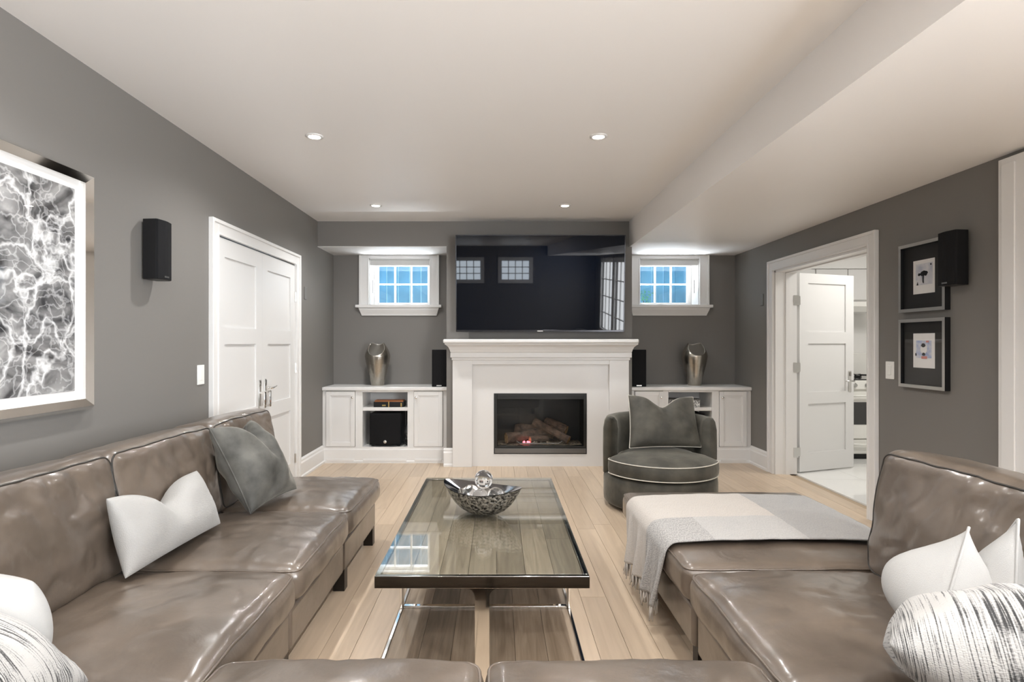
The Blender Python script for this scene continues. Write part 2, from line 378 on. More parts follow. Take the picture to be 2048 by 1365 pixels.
# walls
DL0, DL1, DLZ = 3.963, 5.49, 2.075
wall_left = struct(B(LX - .15, LX, REAR_Y, DL0, 0, CH).box(LX - .15, LX, DL1, BY + .3, 0, CH).box(LX - .15, LX, DL0, DL1, DLZ, CH).build('wall_left', 'wall'))
DR0, DR1, DRZ = 4.332, 5.826, 2.06
SZ0, SZ1 = .42, 2.18
m = MB(); ed = [REAR_Y] + [e for w_ in ADDED_SIDE_WIN for e in w_] + [DR0]
for i in range(0, len(ed), 2): m.box(RX, KX, ed[i], ed[i + 1], 0, CH)
for a, b in ADDED_SIDE_WIN: m.box(RX, KX, a, b, 0, SZ0).box(RX, KX, a, b, SZ1, CH)
wall_right = struct(m.box(RX, KX, DR1, BY + .3, 0, CH).box(RX, KX, DR0, DR1, DRZ, CH).build('wall_right', ['wall', 'kitchen_wall']))
me = wall_right.data
for p in me.polygons:
    if p.normal.x > .9: p.material_index = 1
WZ0, WZ1 = 1.777, 2.324
WL = (-1.523, -.804); WR = (1.674, 2.377)
m = MB()
xs = [LX, WL[0], WL[1], WR[0], WR[1], RX]
m.box(LX, RX, BY, BY + .3, -.05, WZ0).box(LX, RX, BY, BY + .3, WZ1, CH)
for a, b in ((LX, WL[0]), (WL[1], WR[0]), (WR[1], RX)): m.box(a, b, BY, BY + .3, WZ0, WZ1)
struct(m.build('wall_back', 'wall'))
FB = (-.043, .954, .134, .784)                            # fire opening
m = MB(); m.box(BR0, FB[0], BRY, BY, 0, CH).box(FB[1], BR1, BRY, BY, 0, SO).box(FB[0], FB[1], BRY, BY, 0, FB[2]).box(FB[0], FB[1], BRY, BY, FB[3], CH).box(FB[1], 1.415, BRY, BY, SO, CH)
struct(m.build('wall_breast', 'wall'))
m = MB(); RZ0, RZ1 = 1.68, 2.22
m.box(LX - .15, KX, REAR_Y - .2, REAR_Y, 0, RZ0).box(LX - .15, KX, REAR_Y - .2, REAR_Y, RZ1, CH)
ed = [LX - .15] + [e for w_ in REAR_WIN for e in w_] + [KX]
for i in range(0, len(ed), 2): m.box(ed[i], ed[i + 1], REAR_Y - .2, REAR_Y, RZ0, RZ1)
struct(m.build('wall_rear', 'wall'))
# ceiling, dropped bulkhead on the right, soffit over the left alcove
struct(B(LX - .15, 5.7, REAR_Y - .2, BY + .3, CH, CH + .12).build('ceiling', 'ceiling'))
struct(B(1.415, RX, REAR_Y, BY, SO, CH).build('ceiling_bulkhead', 'ceiling'))
so = struct(B(LX, BR0, BRY, BY, SO + .006, CH).build('ceiling_soffit', 'wall'))
B(LX, BR0, BRY, BY, SO, SO + .006).build('soffit_underside', 'trim', so)
# baseboards
BP = [(0, 0), (.03, 0), (.03, .02), (.02, .03), (.02, .145), (.013, .16), (.013, .178), (0, .195)]
def base_y(m, x, sgn, y0, y1): m.prism([(x + sgn * p, q) for p, q in (BP if sgn < 0 else BP[::-1])], y0, y1, 'y')
m = MB(); base_y(m, LX, 1, 5.592, 6.365); base_y(m, LX, 1, REAR_Y, 3.858); struct(m.build('baseboard_left', 'trim'))
m = MB(); base_y(m, RX, -1, 5.932, 6.365); base_y(m, RX, -1, 3.19, 4.226); struct(m.build('baseboard_right', 'trim'))
m = MB(); m.prism([(BRY - p, q) for p, q in BP], BR0 - .03, -.487, 'x'); m.prism([(BRY - p, q) for p, q in BP], 1.402, BR1 + .03, 'x'); struct(m.build('baseboard_breast', 'trim'))
# white panelled pilaster at the right edge of the view
t = struct(B(2.765, RX, .9, 3.179, 0, 2.335).build('trim_1', 'trim', bevel=.003))
B(2.755, 2.765, 3.07, 3.15, .2, 2.30).build('panel_moulding', 'trim', t, bevel=.002)

# ------------------------------------------------------------------ windows
def window(idx, x0, x1, ox0, ox1, crank_x):
    r = struct(empty('window_%d' % idx, ((x0 + x1) / 2, BY, WZ0)))
    m = MB()
    e = .0015
    m.box(ox0 + e, x0 - e, BY - .022, BY, WZ0, SO - e).box(x1 + e, ox1 - e, BY - .022, BY, WZ0, SO - e).box(x0 - e, x1 + e, BY - .022, BY, WZ1, SO - e)
    m.box(ox0, ox0 + .022, BY - .034, BY, WZ0, SO).box(ox1 - .022, ox1, BY - .034, BY, WZ0, SO)
    m.box(x0 - .014, x0, BY - .028, BY, WZ0, WZ1).box(x1, x1 + .014, BY - .028, BY, WZ0, WZ1)
    m.build('casing', 'trim', r, bevel=.003)
    e0, e1 = (ox0 - .035, ox1 + .03)
    if idx == 2: e0 = BR1 + .11
    B(e0, e1, BY - .075, BY, WZ0 - .034, WZ0).build('sill', 'trim', r, bevel=.006)
    m = MB(); pr = [(BY, -.125), (BY - .02, -.125), (BY - .026, -.105), (BY - .05, -.06), (BY - .055, -.034), (BY, -.034)]
    n = len(pr); P = []
    for sgn, e in ((1, ox0), (-1, ox1)):
        for (yy, zz) in pr: P.append((e + sgn * (.03 * (-zz - .034) / .09), yy, WZ0 + zz))
    F = [tuple(range(n)), tuple(range(2 * n - 1, n - 1, -1))] + [(i, n + i, n + (i + 1) % n, (i + 1) % n) for i in range(n)]
    m.add(P, F); m.build('apron', 'trim', r)
    WY = 7.04
    m = MB(); t = .008
    m.box(x0, x0 + t, BY, 7.1, WZ0, WZ1).box(x1 - t, x1, BY, 7.1, WZ0, WZ1).box(x0, x1, BY, 7.1, WZ1 - t, WZ1).box(x0, x1, BY, 7.1, WZ0, WZ0 + t)
    m.build('jamb', 'trim', r)
    gx0, gx1, gz0, gz1 = x0 + .058, x1 - .058, 1.822, 2.27
    m = MB().box(x0 + t, gx0, WY, WY + .05, WZ0 + t, WZ1 - t).box(gx1, x1 - t, WY, WY + .05, WZ0 + t, WZ1 - t).box(gx0, gx1, WY, WY + .05, WZ0 + t, gz0).box(gx0, gx1, WY, WY + .05, gz1, WZ1 - t)
    m.build('sash', 'trim', r, bevel=.004)
    cw = (gx1 - gx0) / 3; zm = 2.05
    for k in (1, 2): B(gx0 + k * cw - .009, gx0 + k * cw + .009, WY + .008, WY + .042, gz0, gz1).build('muntin', 'trim', r)
    B(gx0, gx1, WY + .01, WY + .04, zm - .009, zm + .009).build('muntin', 'trim', r)
    for k in range(3):
        for (a, b) in ((gz0, zm - .009), (zm + .009, gz1)):
            B(gx0 + k * cw + .009, gx0 + (k + 1) * cw - .009, WY + .022, WY + .027, a, b).build('pane', 'glass', r)
    B(x0 + .003, x1 - .003, BY + .01, BY + .06, 2.257, WZ1 - .008).build('blind', 'blind', r, bevel=.003)
    B(x0 + .003, x1 - .003, BY + .012, BY + .05, 2.243, 2.257).build('blind_bottom_rail', 'trim', r, bevel=.003)
    m = MB().box(crank_x - .02, crank_x + .04, WY - .02, WY, 1.805, 1.82).tube([(crank_x, WY - .02, 1.815), (crank_x - .05, WY - .035, 1.80), (crank_x - .09, WY - .03, 1.797)], .006, 6)
    m.build('crank', 'trim', r, smooth=False)
    hx = x0 + t if idx == 1 else x1 - t - .006
    B(hx, hx + .006, 6.93, 6.945, 1.93, 2.09).build('jamb_latch', 'grey_plastic', r)
window(1, WL[0], WL[1], -1.638, -.694, -1.11)
window(2, WR[0], WR[1], 1.56, 2.49, 1.98)
# rear windows behind the camera
for i, (a, b) in enumerate(REAR_WIN):
    r = struct(empty('window_%d' % (3 + i), ((a + b) / 2, REAR_Y, RZ0)))
    m = MB()
    for (p, q, s_, u) in ((a - .1, a, RZ0 - .1, RZ1 + .1), (b, b + .1, RZ0 - .1, RZ1 + .1)): m.box(p, q, REAR_Y, REAR_Y + .03, s_, u)
    m.box(a, b, REAR_Y, REAR_Y + .03, RZ0 - .1, RZ0).box(a, b, REAR_Y, REAR_Y + .03, RZ1, RZ1 + .1); m.build('casing', 'trim', r)
    for k in range(1, 4): B(a + (b - a) * k / 4 - .012, a + (b - a) * k / 4 + .012, REAR_Y - .01, REAR_Y + .02, RZ0, RZ1).build('muntin', 'trim', r)
    for k in range(1, 3): B(a, b, REAR_Y - .01, REAR_Y + .02, RZ0 + (RZ1 - RZ0) * k / 3 - .012, RZ0 + (RZ1 - RZ0) * k / 3 + .012).build('muntin', 'trim', r)
for i, (a, b) in enumerate(ADDED_SIDE_WIN):  # unseen windows added around the side daylight lamps
    r = struct(empty('window_%d' % (5 + i), (RX, (a + b) / 2, SZ0)))
    m = MB()
    for (p, q) in ((a - .1, a), (b, b + .1)): m.box(RX - .03, RX, p, q, SZ0 - .1, SZ1 + .1)
    m.box(RX - .03, RX, a, b, SZ0 - .1, SZ0).box(RX - .03, RX, a, b, SZ1, SZ1 + .1); m.build('casing', 'trim', r)
    for k in range(1, 3): B(RX, RX + .03, a + (b - a) * k / 3 - .012, a + (b - a) * k / 3 + .012, SZ0, SZ1).build('muntin', 'trim', r)
    for k in range(1, 4): B(RX, RX + .03, a, b, SZ0 + (SZ1 - SZ0) * k / 4 - .012, SZ0 + (SZ1 - SZ0) * k / 4 + .012).build('muntin', 'trim', r)
# outside: board walls of the window wells, ground, shrub
for nm, x0, x1, lab in (('board_fence', -3.0, .2, 'upright board fence with blue skylight in its colour, seen through the window left of the television'), ('board_fence', 1.2, 4.4, 'upright board fence with blue skylight in its colour, seen through the window right of the television')):
    r = thing(nm, ((x0 + x1) / 2, 8.05, .9), lab, 'fence')
    x = x0; first = None
    while x < x1 - .05:
        if first is None: first = B(x + .004, x + .156, 8.05, 8.075, .9, 3.3).build('board', 'board', r)
        else: c = dup(first, r); c.location.x = x - x0; c.location.y = random.choice([0, .006, .012])
        x += .16
struct(B(-4, 5.7, 7.37, 10, .8, .9).build('ground', 'soil'))
r = thing('shrub', (1.97, 7.75, .9), 'small leafy green shrub outside the window right of the television', 'shrub')
MB().tube([(1.97, 7.75, .9), (1.98, 7.74, 1.5), (1.96, 7.75, 1.9)], [.015, .012, .005], 6).build('stem', 'bark', r)
m = MB()
for k in range(260):
    a = random.uniform(0, 2 * PI); t_ = random.random(); z = 1.25 + .77 * t_; rad = .19 * random.random() ** .5 * (1 - .45 * t_)
    c = V((1.97 + rad * math.cos(a) * .8, 7.75 + rad * math.sin(a), z)); u = V((random.uniform(-1, 1), random.uniform(-1, 1), random.uniform(-.2, 1))).normalized(); v_ = u.orthogonal().normalized() * .011
    l = random.uniform(.03, .05); m.add([c, c + u * l * .5 + v_, c + u * l, c + u * l * .5 - v_], [(0, 1, 2, 3)])
m.build('foliage', 'leaf', r)

# ------------------------------------------------------------------ doors
def leaf_parts(parent, Mx, w_, h_, t_, panels, mat='door', st=.115):
    """Mx: local x along width from hinge, y thickness (0 front .. t back), z up"""
    m = MB(Mx); m.box(0, st, 0, t_, 0, h_).box(w_ - st, w_, 0, t_, 0, h_)
    zs = [0] + [z for p in sorted(panels) for z in p] + [h_]
    for i in range(0, len(zs), 2): m.box(st, w_ - st, 0, t_, zs[i], zs[i + 1])
    lf = m.build('leaf', mat, parent)
    for (a, b) in panels:
        MB(Mx).box(st, w_ - st, t_ * .3, t_ * .7, a, b).build('panel', mat, parent)
    return lf
DPAN = [(.19, .69), (.81, 1.31), (1.43, 1.93)]
def casing_x(name, x, sgn, y0, y1, zt, parent):
    m = MB(); cw = .102; t = .022 * sgn; bb = .034 * sgn
    def bx(y0_, y1_, z0_, z1_, tt): m.box(min(x, x + tt), max(x, x + tt), y0_, y1_, z0_, z1_)
    e = .0015
    bx(y0 - cw + e, y0 - e, 0, zt + cw - e, t); bx(y1 + e, y1 + cw - e, 0, zt + cw - e, t); bx(y0 - e, y1 + e, zt + e, zt + cw - e, t)
    bx(y0 - cw, y0 - cw + .024, 0, zt + cw, bb); bx(y1 + cw - .024, y1 + cw, 0, zt + cw, bb); bx(y0 - cw + .024, y1 + cw - .024, zt + cw - .024, zt + cw, bb)
    s2 = .028 * sgn
    bx(y0 - .016, y0, 0, zt + .016, s2); bx(y1, y1 + .016, 0, zt + .016, s2); bx(y0, y1, zt, zt + .016, s2)
    return m.build(name, 'trim', parent, bevel=.003)
# left: closed double doors
d1 = struct(empty('door_1', (LX, (DL0 + DL1) / 2, 0)))
casing_x('casing', LX, 1, DL0, DL1, DLZ, d1)
lw = (DL1 - DL0) / 2 - .004
M1 = Matrix(((0, -1, 0, LX + .006), (1, 0, 0, DL0 + .003), (0, 0, 1, .008), (0, 0, 0, 1)))      # local x -> +Y, local y -> -X
M2 = Matrix(((0, -1, 0, LX + .006), (-1, 0, 0, DL1 - .003), (0, 0, 1, .008), (0, 0, 0, 1)))
for Mx in (M1, M2):
    leaf_parts(d1, Mx, lw, DLZ - .016, .04, DPAN)
    for z in (.22, 1.08, 1.76):
        MB(Mx).tube([(-.006, -.006, z - .045), (-.006, -.006, z + .045)], .008, 8).box(-.006, .012, -.003, 0, z - .045, z + .045).build('hinge', 'nickel', d1)
    hx = lw - .055
    hd = MB(Mx).box(hx - .02, hx + .02, -.008, 0, .78, 1.02).build('handle', 'nickel', d1, bevel=.003)
    MB(Mx).box(hx - .011, hx + .011, -.05, -.036, .79, .925).box(hx - .009, hx + .009, -.05, -.006, .905, .925).box(hx - .009, hx + .009, -.05, -.006, .79, .806).build('pull', 'chrome', hd, bevel=.003)
    MB(Mx).box(hx - .012, hx + .012, -.013, -.008, .965, 1.01).build('keyhole_plate', 'darkchrome', hd, bevel=.002)
hd = MB(M2).tube([(hx, 0, .945), (hx, -.05, .945)], .009, 8).tube([(hx + .01, -.05, .945), (hx - .04, -.055, .944), (hx - .12, -.052, .955)], [.010, .009, .006], 8).build('lever', 'chrome', d1, smooth=True)
# right: doorway to the kitchen with one leaf swung open
d2 = struct(empty('door_2', (RX, (DR0 + DR1) / 2, 0)))
casing_x('casing', RX, -1, DR0, DR1, DRZ, d2)
m = MB().box(RX, KX, DR1 - .018, DR1, 0, DRZ).box(RX, KX, DR0, DR0 + .018, 0, DRZ).box(RX, KX, DR0, DR1, DRZ - .018, DRZ)
m.box(RX + .10, RX + .14, DR1 - .03, DR1 - .018, 0, DRZ).box(RX + .10, RX + .14, DR0, DR1, DRZ - .03, DRZ - .018); m.build('jamb', 'trim', d2)
a = math.radians(20)
u = V((math.cos(a), math.sin(a), 0)); nrm = V((-math.sin(a), math.cos(a), 0))
hp = V((3.072, 5.855, .012))
M3 = Matrix(((u.x, nrm.x, 0, hp.x), (u.y, nrm.y, 0, hp.y), (0, 0, 1, hp.z), (0, 0, 0, 1)))
leaf_parts(d2, M3, .755, DRZ - .03, .042, DPAN)
for z in (.22, 1.08, 1.76):
    MB().tube([(3.035, 5.842, z - .045), (3.035, 5.842, z + .045)], .009, 8).box(2.985, 3.035, 5.804, 5.808, z - .05, z + .05).box(3.035, 3.075, 5.845, 5.85, z - .045, z + .045).build('hinge', 'nickel', d2)
hx = .755 - .06
hd = MB(M3).box(hx - .02, hx + .02, -.008, 0, .80, 1.02).build('handle', 'nickel', d2, bevel=.003)
MB(M3).tube([(hx, -.008, .915), (hx, -.05, .915)], .008, 8).tube([(hx + .01, -.05, .915), (hx - .11, -.05, .915)], .008, 8).build('lever', 'nickel', hd, smooth=True)
MB(M3).box(hx - .012, hx + .012, -.013, -.008, .965, 1.01).build('keyhole_plate', 'darkchrome', hd, bevel=.002)
MB(M3).box(.755, .757, .008, .034, .82, 1.0).build('strike_edge', 'nickel', d2)

# ------------------------------------------------------------------ kitchen beyond the doorway
KB = 7.25
struct(B(KX, 5.6, KB, KB + .1, 0, CH).build('wall_kitchen_back', 'kitchen_wall')); struct(B(5.6, 5.7, 2.5, KB + .1, 0, CH).build('wall_kitchen_side', 'kitchen_wall')); struct(B(KX, 5.6, 2.5, 2.6, 0, CH).build('wall_kitchen_front', 'kitchen_wall'))
kf = struct(B(KX, 5.6, 2.6, KB, -.08, -.012).build('floor_kitchen', 'grout'))
first = None
for i in range(5):
    for j in range(8):
        x, y = KX + i * .52, 2.6 + j * .6
        if first is None: first = B(x + .001, x + .519, y + .001, y + .599, -.012, 0).build('tile', 'tile', kf)
        else: c = dup(first, kf); c.location = V((x - KX, y - 2.6, 0))
struct(B(KX, 5.6, 6.88, KB, 2.22, CH).build('ceiling_soffit_kitchen', 'kitchen_wall'))
area('kitchen_lamp', (4.1, 5.2, 2.6), (0, 0, 0), .9, .9, KITCHEN_W, (1, .97, .92))
RG0, RG1, RF = 3.82, 4.58, 6.55
r = thing('kitchen_range', ((RG0 + RG1) / 2, RF, 0), 'white gas kitchen range with dark oven window seen through the doorway', 'range')
B(RG0, RG1, RF + .02, KB, .06, .90).build('body', 'appliance', r, bevel=.004)
B(RG0 + .01, RG1 - .01, RF + .04, KB, .0, .06).build('kick_base', 'black', r)
B(RG0, RG1, RF - .005, RF + .02, .80, .895).build('control_panel', 'appliance', r, bevel=.004)
for k in range(5):
    x = RG0 + .09 + k * .145
    MB(Matrix.Translation((x, RF - .005, .848)) @ Matrix.Rotation(PI / 2, 4, 'X')).lathe([(.026, 0), (.026, .012), (.020, .018), (.018, .035)], 16).build('knob', 'steel', r, smooth=False)
od = B(RG0 + .003, RG1 - .003, RF - .012, RF + .02, .24, .775).build('oven_door', 'appliance', r, bevel=.004)
B(RG0 + .115, RG1 - .115, RF - .016, RF - .012, .40, .655).build('oven_window', 'oven_glass', od)
MB().tube([(RG0 + .06, RF - .05, .728), (RG1 - .06, RF - .05, .728)], .012, 10).box(RG0 + .07, RG0 + .09, RF - .05, RF - .012, .72, .736).box(RG1 - .09, RG1 - .07, RF - .05, RF - .012, .72, .736).build('handle', 'appliance', od, smooth=True)
dr = B(RG0 + .003, RG1 - .003, RF - .012, RF + .02, .075, .225).build('drawer', 'appliance', r, bevel=.004)
MB().tube([(RG0 + .1, RF - .035, .185), (RG0 + .3, RF - .045, .175), (RG1 - .1, RF - .035, .185)], .013, 8).build('handle', 'appliance', dr, smooth=True)
B(RG0, RG1, RF + .03, 7.14, .90, .915).build('cooktop', 'oven_glass', r, bevel=.003)
for cx in (RG0 + .2, RG1 - .2):
    for cy in (6.74, 7.0):
        m = MB()
        for q in range(4): an = q * PI / 2 + PI / 4; m.box(-.004, .004, 0, 0, 0, 0) if False else m.tube([(cx, cy, .945), (cx + .12 * math.cos(an), cy + .12 * math.sin(an), .945), (cx + .12 * math.cos(an), cy + .12 * math.sin(an), .915)], .006, 6)
        m.lathe([(.04, .917), (.04, .93), (.02, .935)], 14, (cx, cy, 0)); m.build('burner_grate', 'firesteel', r)
bg = B(RG0, RG1, 7.14, KB, .90, 1.20).build('backguard', 'appliance', r, bevel=.006)
B(RG0 + .09, RG0 + .36, 7.135, 7.14, 1.06, 1.17).build('display', 'black', bg)
for k in range(8): B(RG0 + .26 + (k % 3) * .03, RG0 + .275 + (k % 3) * .03, 7.132, 7.135, 1.08 + (k // 3) * .027, 1.093 + (k // 3) * .027).build('button', 'white_plastic', bg)
r = thing('range_hood', (4.2, 6.95, 1.70), 'white slim range hood under the kitchen wall cabinet', 'hood')
B(RG0, RG1, 6.80, KB, 1.76, 1.82).build('hood_body', 'appliance', r, bevel=.004)
MB().prism([(6.86, 1.70), (KB, 1.70), (KB, 1.76), (6.80, 1.76)], RG0, RG1, 'x').build('hood_lip', 'appliance', r)
B(RG0 + .02, RG1 - .02, 6.80, 6.81, 1.818, 1.835).build('vent_slot', 'steel', r)
r = thing('wall_cabinet', (4.2, 6.9, 1.84), 'white kitchen wall cabinet with long bar handles above the range hood', 'cabinet')
B(3.05, RG1, 6.92, KB, 1.84, 2.22).build('body', 'kitchen_wall', r)
for (a_, b_, hx_) in ((3.06, 3.43, 3.40), (3.44, 3.80, 3.47), (3.82, 4.195, 4.165), (4.205, 4.58, 4.235)):
    dd = B(a_, b_, 6.90, 6.92, 1.845, 2.215).build('cabinet_door', 'trim', r, bevel=.003)
    MB().tube([(hx_, 6.87, 1.90), (hx_, 6.87, 2.06)], .006, 8).tube([(hx_, 6.87, 1.92), (hx_, 6.90, 1.92)], .004, 6).tube([(hx_, 6.87, 2.04), (hx_, 6.90, 2.04)], .004, 6).build('bar_handle', 'nickel', dd, smooth=True)
r = thing('base_cabinet', (3.42, 6.65, 0), 'white kitchen base cabinet beside the range behind the open door', 'cabinet')
B(3.03, RG0 - .005, 6.65, KB - .002, .09, .88).build('body', 'kitchen_wall', r)
B(3.03, RG0 - .005, 6.72, KB - .002, 0, .09).build('kick_base', 'trim', r)
B(3.03, RG0 - .005, 6.61, KB - .002, .88, .915).build('worktop', 'tile', r, bevel=.004)
for (a_, b_) in ((3.04, 3.42), (3.43, 3.81)): B(a_, b_, 6.63, 6.65, .1, .87).build('cabinet_door', 'trim', r, bevel=.003)
# ================================================================== OBJECTS
# ------------------------------------------------------------------ fireplace surround
SF = 6.144
r = thing('fireplace_surround', (.447, 6.1, 0), 'white mantel surround around the gas fireplace below the television', 'mantel')
B(-.486, -.276, SF, BRY, 0, 1.145).build('pilaster', 'mantel', r, bevel=.003)
B(1.191, 1.40, SF, BRY, 0, 1.145).build('pilaster', 'mantel', r, bevel=.003)
B(-.276, 1.191, SF, BRY, 1.097, 1.145).build('header', 'mantel', r, bevel=.003)
m = MB(); m.box(-.276, FB[0] - .002, BRY - .014, BRY, 0, 1.097).box(FB[1] + .002, 1.191, BRY - .014, BRY, 0, 1.097).box(FB[0] - .002, FB[1] + .002, BRY - .014, BRY, FB[3] + .002, 1.097).box(FB[0] - .002, FB[1] + .002, BRY - .014, BRY, 0, FB[2] - .002)
m.build('slip_slab', 'mantel', r)
B(-.506, 1.420, 6.105, BRY, 1.145, 1.175).build('bed_moulding', 'mantel', r, bevel=.004) if False else None
B(-.494, 1.408, 6.128, BRY, 1.145, 1.173).build('bed_moulding', 'mantel', r, bevel=.003)
B(-.506, 1.420, 6.10, BRY, 1.173, 1.226).build('band', 'mantel', r, bevel=.003)
def crown(m, x0, x1, yb, prof):      # prof: (projection, z)
    P = []; n = len(prof)
    for pr, z in prof: P += [(x0 - pr, yb, z), (x0 - pr, 6.10 - pr, z), (x1 + pr, 6.10 - pr, z), (x1 + pr, yb, z)]
    F = []
    for i in range(n - 1):
        for k in range(3): F.append((i * 4 + k, i * 4 + k + 1, (i + 1) * 4 + k + 1, (i + 1) * 4 + k))
        F.append((i * 4 + 3, i * 4, (i + 1) * 4, (i + 1) * 4 + 3))
    F += [(3, 2, 1, 0), tuple((n - 1) * 4 + k for k in range(4))]
    m.add(P, F)
m = MB(); X0, X1 = -.500, 1.394
crown(m, -.500, 1.414, BRY, [(.0, 1.226), (.006, 1.232), (.012, 1.255), (.026, 1.285), (.048, 1.305), (.060, 1.312), (.060, 1.325)])
m.build('crown_moulding', 'mantel', r)
B(-.572, 1.470, 5.985, BRY, 1.325, 1.368).build('shelf', 'mantel', r, bevel=.014, bseg=4)
# ------------------------------------------------------------------ gas fire
r = thing('gas_fire', (.455, 6.2, FB[2]), 'black framed gas fire insert with ceramic logs behind glass', 'fireplace')
x0, x1, z0, z1 = FB; fy = BRY - .02
m = MB().box(x0, x0 + .033, fy, fy + .04, z0 + .065, z1).box(x1 - .033, x1, fy, fy + .04, z0 + .065, z1).box(x0 + .033, x1 - .033, fy, fy + .04, z1 - .062, z1).box(x0 + .033, x1 - .033, fy, fy + .04, z0 + .065, z0 + .085)
m.build('frame', 'firesteel', r, bevel=.003)
B(x0 + .002, x1 - .002, fy - .004, fy + .03, z1 - .031, z1 - .028).build('louver_line', 'black', r)
B(x0 + .008, x1 - .008, fy - .006, fy + .03, z0 + .008, z0 + .06).build('lower_louver', 'louver', r, bevel=.003)
B(x0, x1, fy + .002, fy + .03, z0, z0 + .065).build('lower_recess', 'black', r)
m = MB().box(x0 + .001, x0 + .015, fy + .04, 6.62, z0 + .002, z1 - .002).box(x1 - .015, x1 - .001, fy + .04, 6.62, z0 + .002, z1 - .002).box(x0 + .001, x1 - .001, 6.61, 6.625, z0 + .002, z1 - .002).box(x0 + .001, x1 - .001, fy + .04, 6.62, z1 - .015, z1 - .002).box(x0 + .001, x1 - .001, fy + .04, 6.62, z0 + .002, z0 + .07)
m.build('firebox', 'firesteel', r)
B(x0 + .033, x1 - .033, fy + .012, fy + .017, z0 + .085, z1 - .062).build('glass', 'fireglass', r)
zf = z0 + .072
P = []
for i in range(40):
    for j in range(14):
        x = x0 + .04 + (x1 - x0 - .08) * i / 39; y = 6.24 + .33 * j / 13
        P.append((x, y, zf + .012 + .012 * noise.noise(V((x * 14, y * 14, 3)))))
MB().grid(P, 40, 14).build('ash_bed', 'ash', r, smooth=True)
def log(name, pts, rad, seed):
    n = 14; m = MB(); k = 16; P = []; pts = [V(p) for p in pts]
    t = (pts[-1] - pts[0]).normalized(); sx = t.cross(V((0, 0, 1))).normalized(); sy = sx.cross(t)
    for i in range(n + 1):
        f = i / n; c = pts[0].lerp(pts[1], f) if len(pts) == 2 else (pts[0] * (1 - f) ** 2 + pts[1] * 2 * f * (1 - f) + pts[2] * f * f)
        for q in range(k):
            a = 2 * PI * q / k; rr = rad * (1 + .22 * noise.noise(V((f * 4 + seed, math.cos(a) * 1.4, math.sin(a) * 1.4))) + .10 * noise.noise(V((f * 3, 6 * math.cos(a) + seed, 6 * math.sin(a)))))
            P.append(c + sx * math.cos(a) * rr + sy * math.sin(a) * rr)
    F = []
    for i in range(n):
        for q in range(k): l = (q + 1) % k; F.append((i * k + q, i * k + l, (i + 1) * k + l, (i + 1) * k + q))
    m.add(P, F); o_ = len(m.v) - len(P); m.cur = 1
    m.f += [tuple(range(k - 1, -1, -1)), tuple(n * k + q for q in range(k))]; m.mi += [1, 1]
    return m.build(name, ['bark', 'logend'], r, smooth=False)
log('log', [(.09, 6.30, zf + .075), (.30, 6.36, zf + .12), (.52, 6.45, zf + .10)], .058, 1)
log('log', [(.19, 6.50, zf + .15), (.40, 6.47, zf + .17), (.62, 6.44, zf + .10)], .055, 5)
log('log', [(.77, 6.27, zf + .06), (.64, 6.36, zf + .13), (.40, 6.44, zf + .235)], .048, 9)
log('log', [(.76, 6.38, zf + .15), (.68, 6.42, zf + .19), (.53, 6.48, zf + .23)], .055, 12)
log('log', [(.35, 6.30, zf + .06), (.45, 6.34, zf + .085), (.55, 6.38, zf + .06)], .036, 14)
MB().tube([(.20, 6.252, zf + .055), (.24, 6.248, zf + .03), (.66, 6.248, zf + .03), (.70, 6.252, zf + .055)], .006, 6).build('grate_bar', 'louver', r)
for (x, y, s_) in ((.285, 6.27, .014), (.325, 6.27, .015), (.345, 6.275, .010)):
    m = MB(); m.sphere((x, y, zf + .04), s_, 8, 6)
    for p in m.v: p += noise.noise_vector(p * 60) * .004
    m.build('ember', 'ember', r)
for (x, y, s_) in ((.54, 6.265, .018), (.56, 6.27, .014), (.42, 6.27, .014), (.40, 6.28, .016), (.47, 6.27, .012)):
    m = MB(); m.sphere((x, y, zf + .032), s_, 8, 6)
    for p in m.v: p += noise.noise_vector(p * 50) * .007
    m.build('stone', 'ash', r)

# ------------------------------------------------------------------ television
tv = thing('television', (.443, 6.12, 1.447), 'large flat black television tilted forward above the white mantel', 'television')
tilt = math.radians(4.0)
MX = Matrix.Translation((.443, 6.085, 1.447)) @ Matrix.Rotation(tilt, 4, 'X')
W_, H_ = 1.77, 1.012
m = MB(MX); bz = .009
m.box(-W_ / 2, -W_ / 2 + bz, -.035, .02, 0, H_).box(W_ / 2 - bz, W_ / 2, -.035, .02, 0, H_).box(-W_ / 2 + bz, W_ / 2 - bz, -.035, .02, H_ - bz, H_).box(-W_ / 2 + bz, W_ / 2 - bz, -.035, .02, 0, .02)
m.build('bezel', 'tvbezel', tv, bevel=.002)
MB(MX).box(-W_ / 2 + bz, W_ / 2 - bz, -.031, -.022, .02, H_ - bz).build('screen', 'screen', tv)
MB(MX).box(-W_ / 2 + .01, W_ / 2 - .01, -.02, .025, .01, H_ - .01).build('back_case', 'black', tv, bevel=.01)
B(.243, .643, 6.125, BRY, 1.75, 2.15).build('wall_mount', 'black', tv)
MB(MX).box(-.03, .03, -.0365, -.035, .006, .013).build('badge', 'nickel', tv)

